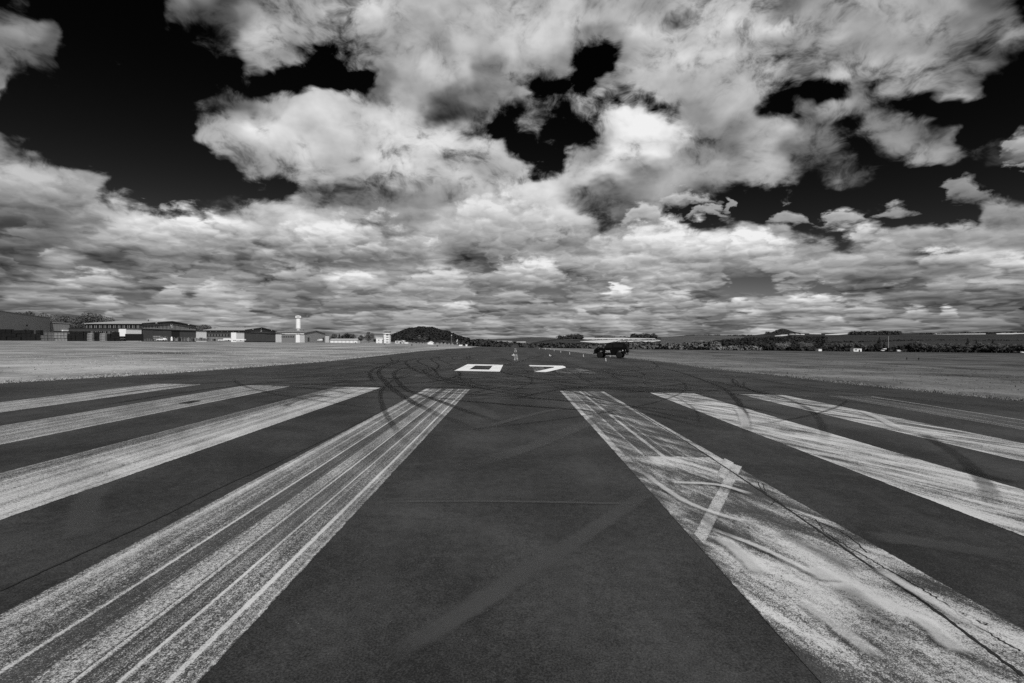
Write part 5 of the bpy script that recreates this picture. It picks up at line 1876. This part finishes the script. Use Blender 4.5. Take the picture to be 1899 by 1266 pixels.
def stack(px0, px1, top, base, Y, layers, cols, mat, label, group, jitter=.05, skip=0.0, depth=1.4):
    x0, x1 = X_at(px0, Y), X_at(px1, Y)
    zb = Z_at(base, Y)
    h = (Z_at(top, Y) - zb) / layers
    w = (x1 - x0) / cols
    me = crate_mesh(w * .95, depth, h, mat, 'crate')
    for c in range(cols):
        n = layers - (1 if random.random() < skip else 0)
        for l in range(n):
            o = bpy.data.objects.new('crate', me)
            o.location = (x0 + (c + .5) * w + random.uniform(-jitter, jitter), Y + random.uniform(-jitter, jitter) * 3, zb + l * h)
            o.rotation_euler = (0, 0, random.uniform(-.02, .02))
            pos = '' if layers == 1 else (', lowest of its column' if l == 0 else ', topmost of its column' if l == n - 1 else ', inside its column')
            tag(link(o), label + pos, 'crate', group)


YC = 205.0
g1, g2 = 'black crates in the yard', 'pale wrapped crates in the yard'
stack(-14, 24, 610.2, 631.3, YC, 3, 4, CRD, 'black wrapped crate in the tall stack before the grey warehouse', g1)
stack(24, 78, 612, 631.4, YC, 3, 6, CRD, 'black wrapped crate in the long stack before the grey warehouse', g1, .05, .2)
stack(78, 103, 616, 632, YC, 3, 4, CRM, 'grey wrapped crate in the three high pile beside the black stack', g2, .05, .2)
stack(103, 127, 616.2, 632, YC, 3, 4, CRL, 'pale wrapped crate in the pile before the warehouse wing', g2, .05, .0)
stack(102, 132, 613.6, 631.6, YC + 3, 4, 3, CRD, 'black crate showing over the pale wrapped pile', g1)
stack(127, 165, 614, 632.2, YC, 4, 5, CRD, 'black crate in the stack before the big trees', g1, .05, .3)
stack(164, 174, 617, 632.3, YC - 1, 5, 1, CRL, 'pale crate in the narrow five high column beside the hangar', g2)
stack(175, 186, 615.5, 632.3, YC, 4, 2, CRD, 'black crate between the two pale columns', g1)
stack(187, 198, 617.6, 632.4, YC - 1, 5, 1, CRL, 'pale crate in the wider five high column', g2)
stack(199, 232, 618.5, 632.4, YC, 3, 4, CRD, 'black crate in the low stack before the white hangar end', g1, .05, .4)
stack(210, 220, 615.4, 632.4, YC + 2, 4, 1, CRD, 'black crate topping the low stack', g1)
x0, x1 = X_at(232, YC), X_at(258, YC)
cn = empty('shipping_container', (x0, YC, Z_at(632.5, YC)))
MB().box(0, x1 - x0, 0, 2.4, .12, Z_at(618.8, YC) - Z_at(632.5, YC)).build('box', CRD, cn)
for i in range(14):
    u = (x1 - x0) * (i + .5) / 14
    MB().box(u - .08, u + .08, -.04, 0, .25, Z_at(618.8, YC) - Z_at(632.5, YC) - .15).build('rib', CRD, cn)
MB().box(0, .2, .05, .25, 0, .12).box(x1 - x0 - .2, x1 - x0, .05, .25, 0, .12).build('foot', DARKWALL, cn)
tag(cn, 'big black container at the end of the crate row', 'container')
stack(285, 299, 622.4, 631.8, 262, 3, 3, CRL, 'pale wrapped bale behind the white car', 'bales behind the white car', .1)
stack(300, 309, 623, 631.8, 264, 3, 2, CRM, 'grey wrapped bale behind the white car', 'bales behind the white car', .1, .5)
for px, tp in ((266, 628), (270, 629), (275, 627), (279, 627.5), (283, 629)):
    stack(px - 1.6, px + 1.6, tp, 632, 258, 1, 1, random.choice([CRL, CRM]), 'low pale bundle between the black container and the white car', 'bundles by the hangar')
random.seed(21)
for i in range(16):
    px = 324 + i * 4.9 + random.uniform(-1, 1)
    stack(px - 1.8, px + 1.8, random.uniform(625.5, 628.5), 632, 262 + random.uniform(-2, 2), 1, 1, random.choice([CRL, CRM, CRM, CRD]), 'bundled scrap behind the wire fence', 'scrap behind the fence')
wc = empty('white_bundle', (X_at(318.4, 258), 258, Z_at(632, 258)))
MB().lathe([(.45, 0), (.5, .5), (.36, 1.1), (.42, 1.3), (.30, 1.9), (.12, 2.15)], 10).build('wrap', WHITE, wc)
MB().box(-.7, .7, -.04, .04, 1.2, 1.3).build('cross_bar', WHITE, wc)
tag(wc, 'white wrapped upright post beside the open hangar door', 'post')

# wire fence in front of the scrap
fe = empty('wire_fence', (X_at(310, 256), 256, Z_at(632, 256)))
fl = X_at(402, 256) - X_at(310, 256)
for i in range(15):
    MB().tube((fl * i / 14, 0, -.3), (fl * i / 14, 0, 1.9), .05, .05, 6).build('fence_post', STEEL, fe)
for k in range(4):
    MB().tube((0, 0, .3 + k * .5), (fl, 0, .3 + k * .5), .012, .012, 4).build('wire', STEEL, fe)
tag(fe, 'wire fence on steel posts before the scrap heap', 'fence')

# low white tanks and trailers before hangar 5
for px0, px1, tp, Y, lab in ((404, 416, 629.6, 330, 'low white flatbed trailer left of the hangar numbered 5'), (414, 427, 627.2, 335, 'white box trailer left of the white hangar end'), (427, 453, 628.4, 335, 'long white trailer before the white hangar end')):
    x0, x1 = X_at(px0, Y), X_at(px1, Y)
    o = empty('trailer', (x0, Y, Z_at(632, Y)))
    h = Z_at(tp, Y) - Z_at(632, Y)
    MB().box(0, x1 - x0, 0, 2.2, h * .3, h).build('box', WHITE, o, bevel=.04)
    MB().box(-.6, 0, .9, 1.3, h * .3, h * .42).build('drawbar', STEEL, o)
    for u in (.25, .35, .75):
        MB().lathe([(.1, -.12), (h * .24, -.12), (h * .24, .12), (.1, .12)], 12, 'y', ((x1 - x0) * u, .1, h * .24)).build('wheel', RUBBER, o)
    tag(o, lab, 'trailer')

# ------------------------------------------------------------------ small things on and beside the runway
def cone_meshes():
    a = MB().lathe([(.105, .025), (.022, .36), (.016, .37)], 14).mesh('cone_body', WHITE, smooth=True)
    b = MB().box(-.15, .15, -.15, .15, 0, .028).mesh('cone_base', DARKPLASTIC)
    c = MB().lathe([(.078, .150), (.056, .235), (.05, .236)], 14).mesh('cone_band', MIDGREY)
    return a, b, c


CONE = cone_meshes()


def cone(px, py, lying=None, label='', group='cones along the right runway edge'):
    p = ground_pt(px, py)
    o = empty('traffic_cone', (p.x, p.y, p.z + RAISE + .002))
    if lying is not None:
        o.rotation_euler = (0, math.radians(78) * lying, random.uniform(-.4, .4))
        o.location.z += .13
    for me in CONE:
        link(bpy.data.objects.new(me.name, me), o)
    o.scale = (.95,) * 3
    return tag(o, label, 'cone', group)


for px, py in ((1123.3, 670.6), (1131.2, 662.6), (1081.7, 662.4), (1056.3, 657.6), (1039.8, 654), (1027.5, 651.5), (1011.4, 648.6), (1020.5, 648.6), (1000, 647.4)):
    cone(px, py, None, 'small pale traffic cone in the row along the right runway edge')
cone(1019.3, 662.2, None, 'upright white cone inside the circular tyre marks', 'cones inside the circles')
cone(1023.2, 662.4, -1, 'white cone lying on its side inside the circular tyre marks', 'cones inside the circles')
cone(952.2, 661, None, 'upright white cone beside the centre line dashes', 'cones beside the centre line')
cone(948.8, 661.2, 1, 'white cone knocked over beside the centre line dashes', 'cones beside the centre line')


def marker(px, py, w, h, label, group):
    p = ground_pt(px, py)
    o = empty('marker_board', (p.x, p.y, p.z))
    MB().box(-w / 2, w / 2, -.06, .06, .25, .25 + h).build('board', BLACKPAINT, o, bevel=.01)
    for s in (-.3, .3):
        MB().tube((s * w, 0, -.1), (s * w, 0, .27), .04, .04, 6).build('leg', DARKPLASTIC, o)
    return tag(o, label, 'marker', group)


for px, py in ((659.3, 636.8), (713.5, 639), (763.7, 641.4), (811, 643.2)):
    D_ = ground_pt(px, py).y
    marker(px, py, 2.4 * D_ / F, 1.5 * D_ / F, 'small black marker board in the left grass beside the runway', 'marker boards in the left grass')
for px, py in ((1681.7, 667), (1703.8, 667.6)):
    D_ = ground_pt(px, py).y
    marker(px, py, 1.6 * D_ / F, 1.6 * D_ / F, 'tiny dark marker standing in the right hand grass', 'markers in the right grass')

# black steel plate with lifting slots on a stripe, left; loose stones
p = ground_pt(353, 747.5)
pl = empty('drain_grating', (p.x, p.y, p.z + RAISE + .006), .05)
for i in range(6):
    MB().box(-.36 + i * .12, -.29 + i * .12, -.3, .3, 0, .02).build('bar', DARKPLASTIC, pl)
MB().box(-.4, .36, -.34, -.3, 0, .018).box(-.4, .36, .3, .34, 0, .018).build('frame', DARKPLASTIC, pl)
pl.scale = (.36, .9, 1)
tag(pl, 'small black slotted drain grating on a worn white bar', 'grating')
